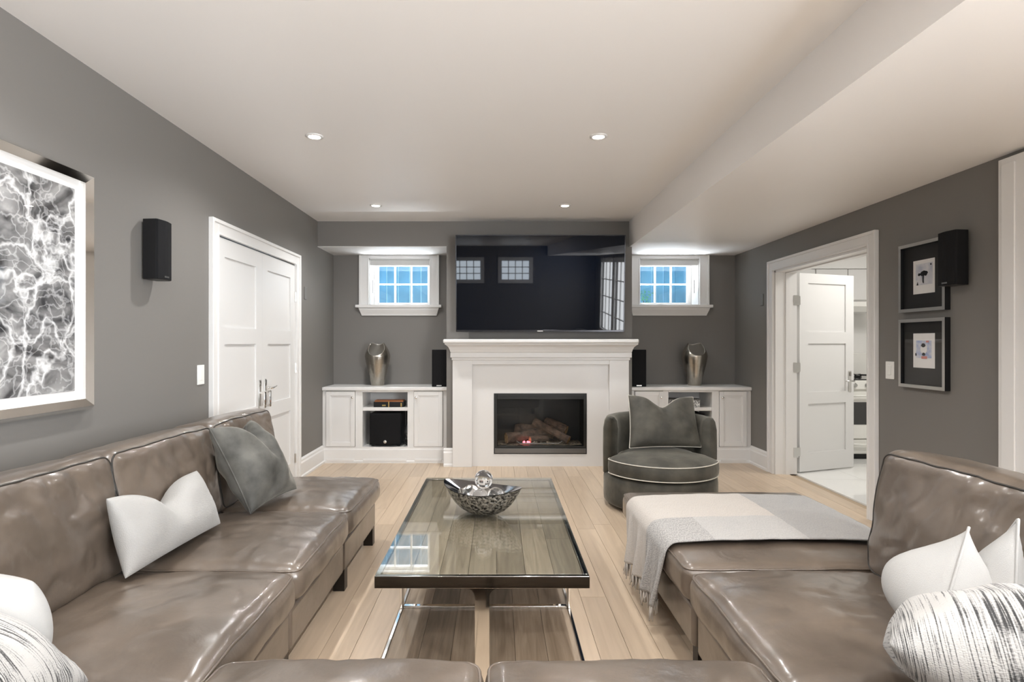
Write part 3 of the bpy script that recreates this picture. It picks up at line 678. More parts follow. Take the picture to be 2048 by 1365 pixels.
# ------------------------------------------------------------------ built-in cabinets
CF = 6.37
def cabinet(name, label, x0, x1, dl, op, dr_, back_gap):
    r = thing(name, ((x0 + x1) / 2, CF, 0), label, 'cabinet')
    m = MB()
    m.box(x0, x1, 6.78, BY, 0, .80).box(x0, x0 + .018, CF + .02, 6.78, 0, .80).box(x1 - .018, x1, CF + .02, 6.78, 0, .80)
    m.box(op[0] - .02, op[0], CF + .02, 6.78, .17, .80).box(op[1], op[1] + .02, CF + .02, 6.78, .17, .80).box(x0, x1, CF + .02, 6.78, .155, .175).box(op[0], op[1], CF + .02, 6.78, .782, .80)
    m.build('carcass', 'trim', r)
    m = MB()   # face frame
    m.box(x0, dl[0], CF, CF + .02, .0, .80).box(dl[1], op[0], CF, CF + .02, 0, .80).box(op[1], dr_[0], CF, CF + .02, 0, .80).box(dr_[1], x1, CF, CF + .02, 0, .80)
    for a, b in (dl, dr_): m.box(a, b, CF, CF + .02, 0, .178).box(a, b, CF, CF + .02, .795, .80)
    m.box(op[0], op[1], CF, CF + .02, 0, .175).box(op[0], op[1], CF, CF + .02, .782, .80)
    m.build('face_frame', 'trim', r, bevel=.002)
    m = MB(); m.prism([(CF - p * .7, q) for p, q in BP[:-1]] + [(CF, .165)], x0, x1, 'x'); m.build('plinth', 'trim', r)
    for (a, b) in ((dl[0], dl[1]), (op[0], op[1]), (dr_[0], dr_[1])): B(a + .01, b - .01, CF - .024, CF - .012, .02, .045).build('plinth_moulding', 'trim', r, bevel=.002)
    for k, (a, b) in enumerate((dl, dr_)):
        a += .003; b -= .003; c0, c1 = .182, .792; st = .045
        m = MB().box(a, a + st, CF - .016, CF + .004, c0, c1).box(b - st, b, CF - .016, CF + .004, c0, c1).box(a + st, b - st, CF - .016, CF + .004, c0, c0 + st).box(a + st, b - st, CF - .016, CF + .004, c1 - st, c1)
        d = m.build('cabinet_door', 'trim', r, bevel=.002)
        B(a + st, b - st, CF - .004, CF + .002, c0 + st, c1 - st).build('door_panel', 'trim', d)
        iw = .01
        m = MB().box(a + st, a + st + iw, CF - .011, CF - .004, c0 + st, c1 - st).box(b - st - iw, b - st, CF - .011, CF - .004, c0 + st, c1 - st).box(a + st + iw, b - st - iw, CF - .011, CF - .004, c0 + st, c0 + st + iw).box(a + st + iw, b - st - iw, CF - .011, CF - .004, c1 - st - iw, c1 - st)
        m.build('panel_bead', 'trim', d)
        kx = b - .024 if k == 0 else a + .024
        MB(Matrix.Translation((kx, CF - .016, c1 - .065)) @ Matrix.Rotation(PI / 2, 4, 'X')).lathe([(.006, 0), (.005, .012), (.013, .018), (.014, .024), (.009, .029)], 14).build('knob', 'chrome', d, smooth=True)
    B(op[0], op[1], CF + .012, 6.78, .574, .613).build('shelf', 'trim', r, bevel=.003)
    return r
cabinet('built_in_cabinet', 'white built-in cabinet with subwoofer niche, left of the fireplace', LX + .001, BR0 - .002, (-1.904, -1.580), (-1.501, -1.003), (-.931, -.609), 0)
cabinet('built_in_cabinet', 'white built-in cabinet behind the velvet armchair, right of the fireplace', BR1 + .002, RX - .001, (1.512, 1.828), (1.889, 2.371), (2.449, 2.753), 0)
for (a, b, lab) in ((LX + .001, BR0 - .002, 'white countertop under the left pewter vase'), (BR1 + .002, RX - .001, 'white countertop under the right pewter vase')):
    tag(B(a, b, 6.34, BY, .80, .841).build('countertop', 'trim', bevel=.010, bseg=3), lab, 'countertop')

# vases with a scooped opening in front
def vase(cx, cy, z0, label):
    prof = [(0, .0), (.068, .0), (.074, .008), (.083, .05), (.098, .12), (.115, .19), (.130, .25), (.140, .30), (.1445, .335), (.141, .362), (.130, .395), (.109, .435), (.086, .470), (.075, .488)]
    def rad(z):
        for (r0, a), (r1, b) in zip(prof[1:], prof[2:]):
            if a <= z <= b: return r0 + (r1 - r0) * (z - a) / (b - a)
        return prof[-1][0]
    n = 120; nz = 44; m = MB(); P = []
    def top(a):
        d = abs((a + PI / 2 + PI) % (2 * PI) - PI)      # angle away from the front (-Y)
        if d < 1.2: return .488 - .140 * (1 - (math.sin(d) / math.sin(1.2)) ** 2.6) ** .75
        d2 = abs((a - PI / 2 + PI) % (2 * PI) - PI); return .488 - .016 * (1 - sm(0, 1.1, d2))
    for j in range(nz + 1):
        for k in range(n):
            a = 2 * PI * k / n; z = .006 + (top(a) - .006) * j / nz; rr = rad(z)
            P.append((cx + rr * math.cos(a), cy + rr * math.sin(a), z0 + z))
    for j in range(nz, -1, -1):
        for k in range(n):
            a = 2 * PI * k / n; z = .02 + (top(a) - .02) * j / nz; rr = max(.01, rad(z) - .007)
            P.append((cx + rr * math.cos(a), cy + rr * math.sin(a), z0 + z))
    rows = 2 * (nz + 1); F = []
    for j in range(rows - 1):
        for k in range(n): l = (k + 1) % n; F.append((j * n + k, j * n + l, (j + 1) * n + l, (j + 1) * n + k))
    base = len(P); P += [(cx + .07 * math.cos(2 * PI * k / n), cy + .07 * math.sin(2 * PI * k / n), z0) for k in range(n)]
    for k in range(n): l = (k + 1) % n; F.append((base + k, base + l, l, k))
    F.append(tuple(base + k for k in range(n - 1, -1, -1))); F.append(tuple((rows - 1) * n + k for k in range(n)))
    m.add(P, F)
    m.mi = [1 if (nz + 1) * n <= i < (rows - 1) * n else 0 for i in range(len(m.f))]
    return tag(m.build('vase', ['vase', 'vasein_lit'], smooth=True), label, 'vase', 'pewter vases on the built-in cabinets')
vase(-1.386, 6.62, .841, 'tall pewter vase with scooped mouth on the cabinet left of the fireplace')
vase(2.262, 6.62, .841, 'tall pewter vase with scooped mouth on the cabinet right of the fireplace')

def speaker(name, label, x0, x1, y0, y1, z0, z1, badge_side=0):
    r = thing(name, ((x0 + x1) / 2, y0, z0), label, 'speaker', 'shelf speakers beside the mantel')
    B(x0, x1, y0 + .012, y1, z0, z1).build('cabinet', 'black', r, bevel=.004)
    B(x0 + .001, x1 - .001, y0, y0 + .012, z0 + .002, z1 - .002).build('grille', 'blackcloth', r, bevel=.004)
    B((x0 + x1) / 2 - .028, (x0 + x1) / 2 + .028, y0 - .002, y0, z0 + .008, z0 + .019).build('badge', 'nickel', r)
speaker('shelf_speaker', 'black upright speaker on the countertop left of the mantel', -.735, -.574, 6.385, 6.58, .841, 1.254)
speaker('shelf_speaker', 'black upright speaker on the countertop right of the mantel', 1.487, 1.648, 6.385, 6.58, .841, 1.254)
# niche contents, left
r = thing('subwoofer', (-1.255, 6.36, .175), 'black cube subwoofer with round silver emblem in the left cabinet niche', 'subwoofer')
B(-1.425, -1.08, 6.40, 6.72, .195, .545).build('enclosure', 'black', r, bevel=.012)
m = MB(); P = []
for i in range(21):
    for j in range(15):
        u_ = -1 + 2 * i / 20; v_ = -1 + 2 * j / 14
        P.append((-1.2525 + .174 * u_, 6.40 - .034 * (1 - u_ * u_) ** .8 - .004, .372 + .176 * v_))
m.grid(P, 21, 15)
o_ = len(m.v); m.build('grille', 'blackcloth', r, smooth=True).modifiers.new('solid', 'SOLIDIFY').thickness = .006
MB(Matrix.Translation((-1.25, 6.363, .233)) @ Matrix.Rotation(PI / 2, 4, 'X')).lathe([(.0, 0), (.017, 0), (.018, .003), (.015, .005), (0, .005)], 18, cap=False).build('emblem', 'nickel', r, smooth=True)
for sx in (-1.40, -1.11):
    for sy in (6.43, 6.69): MB().lathe([(.015, .175), (.017, .195)], 12, (sx, sy, 0)).build('foot', 'black', r)
r = thing('book_box', (-1.21, 6.5, .613), 'black keepsake box with orange lid and gold band on the left niche shelf', 'box')
B(-1.385, -1.05, 6.40, 6.58, .613, .672).build('box_body', 'black', r, bevel=.004)
MB().prism([(6.405, .672), (6.575, .672), (6.55, .686), (6.42, .686)], -1.375, -1.06, 'x').build('lid', 'orange', r)
B(-1.222, -1.21, 6.397, 6.583, .6135, .674).build('band', 'gold', r)
B(-1.085, -1.07, 6.397, 6.40, .617, .66).build('band', 'gold', r)
B(-1.29, -1.25, 6.398, 6.40, .625, .64).build('lettering', 'gold', r)
m = MB().tube([(-1.035, 6.52, .56), (-1.025, 6.45, .42), (-1.04, 6.42, .33), (-1.02, 6.43, .26), (-1.05, 6.41, .20), (-1.045, 6.5, .19), (-1.04, 6.6, .187)], .007, 8)
tag(m.build('power_cable', 'black', smooth=True), 'black power cable hanging beside the subwoofer', 'cable')
r = thing('power_adapter', (-1.028, 6.47, .26), 'grey power adapter plug beside the subwoofer', 'adapter')
B(-1.04, -1.006, 6.46, 6.50, .262, .31).build('adapter_body', 'grey_plastic', r, bevel=.004)
B(-1.035, -1.012, 6.46, 6.475, .245, .262).build('plug', 'white_plastic', r)
B(-1.036, -1.01, 6.462, 6.50, .175, .245).build('cable_clip', 'black', r)
# niche contents, right
r = thing('patterned_box', (2.11, 6.5, .613), 'flat box with black and white scroll pattern on the right niche shelf', 'box')
MZ = Matrix.Translation((2.10, 6.50, .613)) @ Matrix.Rotation(math.radians(-14), 4, 'Z')
MB(MZ).box(-.165, .165, -.09, .10, 0, .075).build('box_body', 'filigree', r, bevel=.002)
MB(MZ).box(-.168, .168, -.093, .103, .075, .085).build('lid', 'grey_plastic', r, bevel=.002)
r = thing('media_box', (2.15, 6.5, .175), 'black stereo cabinet in the lower right niche behind the armchair', 'stereo')
B(1.95, 2.31, 6.41, 6.74, .175, .535).build('enclosure', 'black', r, bevel=.006)
B(1.965, 2.295, 6.405, 6.41, .19, .52).build('grille', 'blackcloth', r)

# ------------------------------------------------------------------ wall-mounted things
def switch(name, x, sgn, y, z, w_, h_, label, mat='white_plastic', rocker=True):
    r = thing(name, (x, y, z - h_ / 2), label, 'switch')
    m = MB(); m.box(min(x, x + sgn * .007), max(x, x + sgn * .007), y - w_ / 2, y + w_ / 2, z - h_ / 2, z + h_ / 2); m.build('plate', mat, r, bevel=.003)
    if rocker: MB().box(min(x + sgn * .007, x + sgn * .011), max(x + sgn * .007, x + sgn * .011), y - w_ * .2, y + w_ * .2, z - h_ * .27, z + h_ * .27).build('rocker', mat, r, bevel=.002)
switch('light_switch', LX, 1, 3.755, 1.119, .085, .128, 'white rocker light switch on the grey wall left of the double doors')
switch('light_switch', RX, -1, 4.106, 1.132, .088, .125, 'white rocker light switch beside the kitchen doorway below the pictures')
switch('wall_sensor', LX, 1, 5.80, 1.83, .07, .125, 'small grey wall sensor right of the white double doors', 'grey_plastic', False)
switch('wall_sensor', RX, -1, 6.10, 1.786, .07, .125, 'small grey wall sensor left of the kitchen doorway', 'grey_plastic', False)
def wall_speaker(x, sgn, y0, z0, label):
    r = thing('wall_speaker', (x, y0, z0), label, 'speaker', 'wall speakers')
    w_, h_, d0 = .137, .328, .015
    prof = [(x + sgn * d0, y0 + .006), (x + sgn * (d0 + .075), y0), (x + sgn * (d0 + .083), y0 + .006), (x + sgn * (d0 + .092), y0 + w_ * .4), (x + sgn * (d0 + .092), y0 + w_ * .6), (x + sgn * (d0 + .083), y0 + w_ - .006), (x + sgn * (d0 + .075), y0 + w_), (x + sgn * d0, y0 + w_ - .006)]
    if sgn < 0: prof = prof[::-1]
    MB().prism(prof, z0, z0 + h_, 'z').build('cabinet', 'black', r, bevel=.003)
    pr2 = [(x + sgn * (d0 + .0752), y0 - .001), (x + sgn * (d0 + .085), y0 + .005), (x + sgn * (d0 + .0955), y0 + w_ * .4), (x + sgn * (d0 + .0955), y0 + w_ * .6), (x + sgn * (d0 + .085), y0 + w_ - .005), (x + sgn * (d0 + .0752), y0 + w_ + .001)]
    if sgn < 0: pr2 = pr2[::-1]
    MB().prism(pr2, z0 + .003, z0 + h_ - .003, 'z').build('grille', 'blackcloth', r)
    bx = sorted((x + sgn * (d0 + .0955), x + sgn * (d0 + .0975)))
    B(bx[0], bx[1], y0 + w_ * .5 - .02, y0 + w_ * .5 + .02, z0 + .012, z0 + .021).build('badge', 'nickel', r)
    bx = sorted((x, x + sgn * d0)); B(bx[0], bx[1], y0 + .045, y0 + .095, z0 + .1, z0 + .25).build('bracket', 'black', r)
wall_speaker(LX, 1, 3.117, 1.675, 'black speaker mounted on the grey wall left of the double doors')
wall_speaker(RX, -1, 3.40, 1.672, 'black speaker mounted on the right wall overlapping the upper picture')
# framed prints
def pic(z0, label):
    r = thing('framed_print', (RX, 3.768, z0), label, 'picture', 'small framed prints on the right wall')
    y0, y1, h_ = 3.562, 3.974, .459; f = .022; d = .036
    m = MB().box(RX - d, RX, y0, y0 + f, z0, z0 + h_).box(RX - d, RX, y1 - f, y1, z0, z0 + h_).box(RX - d, RX, y0 + f, y1 - f, z0, z0 + f).box(RX - d, RX, y0 + f, y1 - f, z0 + h_ - f, z0 + h_)
    o = m.build('frame', ['black', 'alu'], r)
    for p in o.data.polygons:
        if p.normal.x < -.9: p.material_index = 1
    B(RX - .012, RX - .004, y0 + f, y1 - f, z0 + f, z0 + h_ - f).build('mat_board', 'mat_black', r)
    return r, y0, y1, z0, h_
r, y0, y1, z0, h_ = pic(1.534, 'square black picture with a small ink animal print, upper of two'); PX = RX - .0125
B(PX - .001, PX, 3.672, 3.862, z0 + .118, z0 + .340).build('paper', 'paper', r)
B(PX - .0018, PX - .001, 3.690, 3.838, z0 + .175, z0 + .315).build('wash', 'print1', r)
def inkpoly(pts, mat, par, off=.0026):      # (right-to-left y, z) polygon, thin
    MB().prism([(y, z) for y, z in pts], PX - off, PX - off + .0006, 'x').build('ink_shape', mat, par)
c_y, c_z = 3.768, z0 + .245
def el(cy, cz, ry, rz, n=14, j=0, s=0): return [(cy + ry * math.cos(2 * PI * k / n) * (1 + j * noise.noise(V((k * 1.7, s, 0)))), cz + rz * math.sin(2 * PI * k / n) * (1 + j * noise.noise(V((k * 1.3, s, 5))))) for k in range(n)]
inkpoly(el(c_y - .004, c_z + .004, .036, .017, 16, .5, 1), 'ink', r)
inkpoly([(c_y - .006, c_z), (c_y + .004, c_z), (c_y + .003, c_z - .06), (c_y - .003, c_z - .06)], 'ink', r, .0032)
inkpoly([(c_y + .010, c_z), (c_y + .016, c_z), (c_y + .008, c_z - .055), (c_y + .004, c_z - .055)], 'ink', r, .0032)
inkpoly(el(c_y + .038, c_z + .0, .012, .009, 10, .4, 3), 'ink', r, .0032)
inkpoly([(c_y + .062, c_z - .07), (c_y + .045, c_z - .07), (c_y + .052, c_z - .045)], 'ink', r, .0032)
inkpoly(el(3.703, z0 + .302, .006, .006, 10, .3, 9), 'ink', r, .0032)
B(RX - .0225, RX - .0205, 3.584, 3.952, z0 + .022, z0 + h_ - .022).build('glazing', 'artglass', r)
r, y0, y1, z0, h_ = pic(1.028, 'square black picture with a small blue and red abstract print, lower of two')
B(PX - .001, PX, 3.672, 3.862, z0 + .135, z0 + .362).build('paper', 'paper', r)
B(PX - .0018, PX - .001, 3.700, 3.834, z0 + .20, z0 + .315).build('wash', 'blueprint', r)
c_y, c_z = 3.766, z0 + .257
inkpoly(el(c_y, c_z, .030, .030, 18, .1, 2), 'paper', r)
inkpoly(el(c_y + .004, c_z + .026, .020, .013, 14, .6, 4), 'ink', r, .0032)
inkpoly(el(c_y, c_z - .032, .014, .010, 12, .5, 6), 'ink', r, .0032)
inkpoly([(c_y - .03, c_z - .062), (c_y + .02, c_z - .062), (c_y + .02, c_z - .045), (c_y - .03, c_z - .045)], 'redprint', r, .0030)
inkpoly([(c_y - .045, c_z + .045), (c_y - .02, c_z + .045), (c_y - .02, c_z + .057), (c_y - .045, c_z + .057)], 'redprint', r, .0030)
inkpoly(el(c_y + .070, c_z - .035, .006, .010, 10, .5, 7), 'ink', r, .0032)
B(RX - .0225, RX - .0205, 3.584, 3.952, z0 + .022, z0 + h_ - .022).build('glazing', 'artglass', r)
# big water photograph on the left wall
r = thing('framed_art', (LX, 2.0, 1.016), 'large mirror-framed black and white photograph of rippling water on the left wall', 'picture')
y0, y1, z0, z1 = 1.28, 2.714, 1.016, 2.12; f = .052
P = []
for (q, dd) in ((0, 0), (0, .030), (f * .35, .052), (f, .036), (f, .0)):
    P += [(LX + dd, y0 + q, z0 + q), (LX + dd, y1 - q, z0 + q), (LX + dd, y1 - q, z1 - q), (LX + dd, y0 + q, z1 - q)]
F = []
for i in range(4):
    for k in range(4): l = (k + 1) % 4; F.append((i * 4 + k, i * 4 + l, (i + 1) * 4 + l, (i + 1) * 4 + k))
MB().add(P, F).build('mirror_frame', 'chrome', r)
B(LX + .002, LX + .012, y0 + f, y1 - f, z0 + f, z1 - f).build('mount', 'paper', r)
B(LX + .012, LX + .015, y0 + f + .04, y1 - f - .04, z0 + f + .04, z1 - f - .04).build('photograph', 'art', r)
B(LX + .026, LX + .029, y0 + f, y1 - f, z0 + f, z1 - f).build('glazing', 'artglass', r)

# ------------------------------------------------------------------ recessed ceiling lights
LR = [3.65, 5.48, 1.82, 0, -1.82, -3.6]
for j, y in enumerate(LR):
    for i, x in enumerate((-1.165, .638) if j < 3 else (-1.165, .638, 2.1)):  # unseen bulkhead column added to brighten the right wall
        ch = SO if x > 1.4 else CH
        pos = [('nearer left', 'nearer right'), ('farther left', 'farther right')][j][i] if j < 2 else None
        lab = ('recessed ceiling downlight, ' + pos + ' of the four in view') if pos else 'recessed ceiling downlight behind the camera position'
        r = thing('ceiling_downlight', (x, y, ch - .012), lab, 'downlight', 'recessed ceiling downlights')
        MB().lathe([(.036, ch - .004), (.040, ch - .008), (.056, ch - .004), (.056, ch)], 24, (x, y, 0), cap=False).build('trim_ring', 'trim', r, smooth=True)
        MB().lathe([(0, ch - .003), (.037, ch - .003), (.037, ch - .002), (0, ch - .002)], 24, (x, y, 0), cap=False).build('lens', 'lamp', r)
        d = bpy.data.lights.new('downlight_lamp', 'SPOT'); d.energy = LAMP_W * (2.2 if x > 1.4 else 1); d.color = LAMP_COL; d.spot_size = math.radians(150); d.spot_blend = .9; d.shadow_soft_size = .035
        o = bpy.data.objects.new('downlight_lamp', d); COL.objects.link(o); o.location = (x, y, ch - .03)
# ================================================================== SOFT FURNISHINGS
def axis_pts(h, r, n):
    e = [h * t for t in ()]
    c = h - r; k = 5
    edge = [c + r * math.sin(PI / 2 * i / k) if False else c + r * i / k for i in range(1, k + 1)]
    mid = [-c + 2 * c * i / n for i in range(n + 1)]
    return [-x for x in edge[::-1]] + mid + edge
class Cushion:
    """rounded, crowned box of size (w,d,h) centred at the origin of matrix M"""
    def __init__(s, w, d, h, r, M, top=.03, bot=.0, side=.012, amp=.006, freq=5.0, seed=0, n=(34, 34, 8), wr=None):
        s.hx, s.hy, s.hz, s.r, s.M = w / 2, d / 2, h / 2, r, M
        s.top, s.bot, s.side, s.amp, s.freq, s.seed, s.n, s.wr = top, bot, side, amp, freq, seed, n, wr
    def dfm(s, p):
        x, y, z = p.x / s.hx, p.y / s.hy, p.z / s.hz
        x = max(-1, min(1, x)); y = max(-1, min(1, y)); z = max(-1, min(1, z))
        q = V(p)
        q.z += (s.top if z > 0 else -s.bot) * (1 - x ** 2) ** .7 * (1 - y ** 2) ** .7 * abs(z)
        q.x += s.side * x * (1 - y ** 4) * (1 - z * z); q.y += s.side * y * (1 - x ** 4) * (1 - z * z)
        nv = noise.noise_vector(p * s.freq + V((s.seed * 3.1, s.seed * 1.7, s.seed))); q += nv * s.amp
        nv = noise.noise_vector(p * s.freq * 2.7 + V((s.seed, 9, 2))); q += nv * s.amp * .4
        if s.wr: q += s.wr(x, y, z)
        return q
    def rnd(s, q):
        c = V((max(-(s.hx - s.r), min(s.hx - s.r, q.x)), max(-(s.hy - s.r), min(s.hy - s.r, q.y)), max(-(s.hz - s.r), min(s.hz - s.r, q.z))))
        d = q - c
        return c + d.normalized() * s.r if d.length > 1e-9 else q
    def mesh(s):
        X, Y, Z = axis_pts(s.hx, s.r, s.n[0]), axis_pts(s.hy, s.r, s.n[1]), axis_pts(s.hz, s.r, s.n[2])
        idx = {}; P = []; F = []
        def vid(x, y, z):
            k = (round(x, 5), round(y, 5), round(z, 5))
            if k not in idx: idx[k] = len(P); P.append(s.M @ s.dfm(s.rnd(V((x, y, z)))))
            return idx[k]
        for (A, Bq, fix, f) in ((X, Y, (-s.hz, s.hz), lambda a, b, c: (a, b, c)), (Y, Z, (-s.hx, s.hx), lambda a, b, c: (c, a, b)), (Z, X, (-s.hy, s.hy), lambda a, b, c: (b, c, a))):
            for c in fix:
                for i in range(len(A) - 1):
                    for j in range(len(Bq) - 1):
                        q = [vid(*f(A[i], Bq[j], c)), vid(*f(A[i + 1], Bq[j], c)), vid(*f(A[i + 1], Bq[j + 1], c)), vid(*f(A[i], Bq[j + 1], c))]
                        F.append(tuple(q if c > 0 else q[::-1]))
        return P, F
    def seam(s, plane='z', sign=1, drop=.5, out=.002, only=None):
        """closed loop along the rounded edge of one face"""
        a = drop * PI / 2; r = s.r; pts = []
        dims = {'z': (s.hx, s.hy, s.hz), 'x': (s.hy, s.hz, s.hx), 'y': (s.hz, s.hx, s.hy)}[plane]
        A, Bq, C = dims; ca, cb, cc = A - r, Bq - r, C - r
        ro = (r + out) * math.cos(a); co = cc + (r + out) * math.sin(a)
        loop = []
        for (cx, cy, a0) in ((ca, cb, 0), (-ca, cb, PI / 2), (-ca, -cb, PI), (ca, -cb, 1.5 * PI)):
            for k in range(7): an = a0 + PI / 2 * k / 6; loop.append((cx + ro * math.cos(an), cy + ro * math.sin(an)))
        dense = []
        for i in range(len(loop)):
            p, q = loop[i], loop[(i + 1) % len(loop)]; L_ = math.dist(p, q); k = max(1, int(L_ / .03))
            for t in range(k): dense.append((p[0] + (q[0] - p[0]) * t / k, p[1] + (q[1] - p[1]) * t / k))
        out_ = []
        for (p, q) in dense:
            v3 = V((p, q, sign * co)) if plane == 'z' else V((sign * co, p, q)) if plane == 'x' else V((q, sign * co, p))
            out_.append(s.M @ s.dfm(v3))
        return out_
def add_cushion(name, parent, C, mat='leather', seams=(('z', 1, .5),), seam_mat=None, sr=.0045):
    m = MB(); P, F = C.mesh(); m.add(P, F); o = m.build(name, mat, parent, smooth=True)
    for (pl, sg, dr_) in seams:
        MB().tube(C.seam(pl, sg, dr_), sr, 6, closed=True).build('piping', seam_mat or mat, o, smooth=True)
    return o
T = Matrix.Translation
def seat(parent, x0, x1, y0, y1, seed, front=None, top=.045, zt=.433):
    def wr(x, y, z):
        if z < 0: return V((0, 0, 0))
        rd = 1 - abs(noise.noise(V((x * 1.7 + seed * 3.3, y * 3.1, seed * .7)))) * 2.2
        cr = max(0, rd) ** 5 * (1 - x ** 6) * (1 - y ** 6) * (.5 + .5 * noise.noise(V((x * 2 - seed, y * 2, 4))))
        g = math.sin(26 * y + seed) * sm(.55, .95, abs(x)) * .5 + math.sin(24 * x + seed) * sm(.6, .95, abs(y)) * .5
        return V((0, 0, -.011 * cr + .0028 * g * noise.noise(V((x * 3, y * 3, seed + 5))) * 2))
    C = Cushion(x1 - x0, y1 - y0, zt - .285, .05, T(((x0 + x1) / 2, (y0 + y1) / 2, (zt + .285) / 2)), top=top, side=.014, amp=.005, freq=6, seed=seed, wr=wr)
    return add_cushion('seat_cushion', parent, C, seams=(('z', 1, .45),), sr=.005)
def backc(parent, cx, cy, length, ang, facing, seed, zt=.885, zb=.40, thick=.27, lean=9):
    """back cushion, thickness along facing (+1/-1 on the X axis when ang=0); ang rotates about Z"""
    h = zt - zb
    M = T((cx, cy, (zt + zb) / 2)) @ Matrix.Rotation(ang, 4, 'Z') @ Matrix.Rotation(math.radians(-lean * facing), 4, 'Y')
    def wr(x, y, z):
        f = facing * x
        if f < 0: return V((0, 0, 0))
        sag = .022 * (1 - y * y) * math.exp(-((z + .05) / .5) ** 2)
        rd = 1 - abs(noise.noise(V((y * 3.2 + z * 1.1 + seed * 2.1, z * 1.6, seed)))) * 2.4
        w = .006 * math.sin(19 * y + 5 * z + seed) * sm(.2, .8, z) * (1 - y ** 4) * (.6 + noise.noise(V((y * 4, z, seed)))) + .008 * noise.noise(V((y * 3, z * 3, seed * 2.2))) - .010 * max(0, rd) ** 5 * (1 - y ** 6) * (1 - z ** 6)
        return V((facing * (sag * f + w * f), 0, 0))
    C = Cushion(thick, length, h, .06, M, top=.012, bot=0, side=.02, amp=.007, freq=5, seed=seed, n=(10, 40, 26), wr=wr)
    o = add_cushion('back_cushion', parent, C, seams=())
    MB().tube(C.seam('x', facing, .55, .001), .0035, 6, closed=True).build('piping', 'piping_dark', o, smooth=True)
    return o
def legs(parent, pts, s=.03):
    for (x, y) in pts: B(x - s, x + s, y - s, y + s, 0, .115).build('leg', 'legwood', parent)
def base(parent, *a): return B(*a).build('base', 'leather', parent, bevel=.018, bseg=3)

YS = [1.475, 2.265, 3.055, 3.845]
# left row of the sectional
r = thing('sectional_sofa', (-1.3, 2.66, 0), 'taupe leather sofa row along the left wall with three seat cushions', 'sofa')
for i in range(3):
    y0, y1 = YS[i], YS[i + 1]
    base(r, -1.80, -.818, y0 + .006, y1 - .006, .105, .272)
    seat(r, -1.50, -.785, y0 + .012, y1 - .012, i + 1)
    backc(r, -1.615, (y0 + y1) / 2, y1 - y0 + .012, 0, 1, i + 11)
    B(-1.86, -1.765, y0 + .004, y1 - .004, .105, .70).build('back_frame', 'leather', r, bevel=.02, bseg=3)
legs(r, [(-.85, 3.79), (-.85, 3.10), (-.85, 2.22), (-.85, 1.53), (-1.78, 3.79), (-1.78, 3.0), (-1.78, 2.3), (-1.78, 1.53)])
# near row with the two corner seats
NX = [-1.50, -.785, -.035, .735, 1.50]
NY0, NY1 = .70, 1.462
r = thing('sectional_sofa', (0, 1.1, 0), 'taupe leather sofa row in the foreground with its seat cushion fronts showing', 'sofa')
for i in range(4):
    a, b = NX[i] + .004, NX[i + 1] - .004
    if i in (1, 2): seat(r, a, b, NY0, 1.625, 21 + i, zt=.44, top=.05)
    else: seat(r, a, b, NY0, NY1 - .006, 21 + i)
    base(r, a - (.28 if i == 0 else 0), b + (.28 if i == 3 else 0), .30, 1.585 if i in (1, 2) else NY1 - .03, .105, .272)
    backc(r, (a + b) / 2, .53, b - a - .004, PI / 2, 1, 31 + i, zt=.80, lean=7)
    B(a - (.28 if i == 0 else 0), b + (.28 if i == 3 else 0), .28, .37, .105, .66).build('back_frame', 'leather', r, bevel=.02, bseg=3)
for sx in (-1, 1):
    backc(r, sx * 1.63, 1.04, .80, 0 if sx < 0 else 0, 1 if sx < 0 else -1, 41 + sx, zt=.86)
    B(*sorted((sx * 1.76, sx * 1.855)), .38, NY1 - .012, .105, .70).build('back_frame', 'leather', r, bevel=.02, bseg=3)
legs(r, [(-.72, 1.54), (.66, 1.54), (-.03, 1.54), (-1.7, .4), (1.7, .4), (0, .36)])
# right seat with back
r = thing('sectional_sofa', (1.3, 1.87, 0), 'single taupe leather seat section with tall back cushion on the right', 'sofa')
base(r, .778, 1.80, 1.492, 2.252, .105, .272)
seat(r, .745, 1.50, 1.488, 2.258, 51)
backc(r, 1.60, 1.875, .79, 0, -1, 52, zt=.905, lean=8)
B(1.765, 1.855, 1.482, 2.262, .105, .70).build('back_frame', 'leather', r, bevel=.02, bseg=3)
legs(r, [(.82, 1.54), (.82, 2.20), (1.78, 1.54), (1.78, 2.2)])
# ottoman with throw
OY0, OY1, OX0, OX1 = 2.285, 3.45, .742, 1.80
r = thing('ottoman', (1.27, 2.83, 0), 'backless taupe leather chaise section under the woven throw', 'ottoman')
base(r, OX0 + .035, OX1 - .01, OY0 + .012, OY1 - .015, .105, .272)
C = Cushion(OX1 - OX0, OY1 - OY0, .15, .045, T(((OX0 + OX1) / 2, (OY0 + OY1) / 2, .36)), top=.022, side=.008, amp=.004, freq=5, seed=61, n=(26, 26, 8))
add_cushion('seat_cushion', r, C, seams=(('z', 1, .45),), sr=.005)
legs(r, [(.84, 2.36), (.84, 3.38), (1.74, 2.36), (1.74, 3.38)])

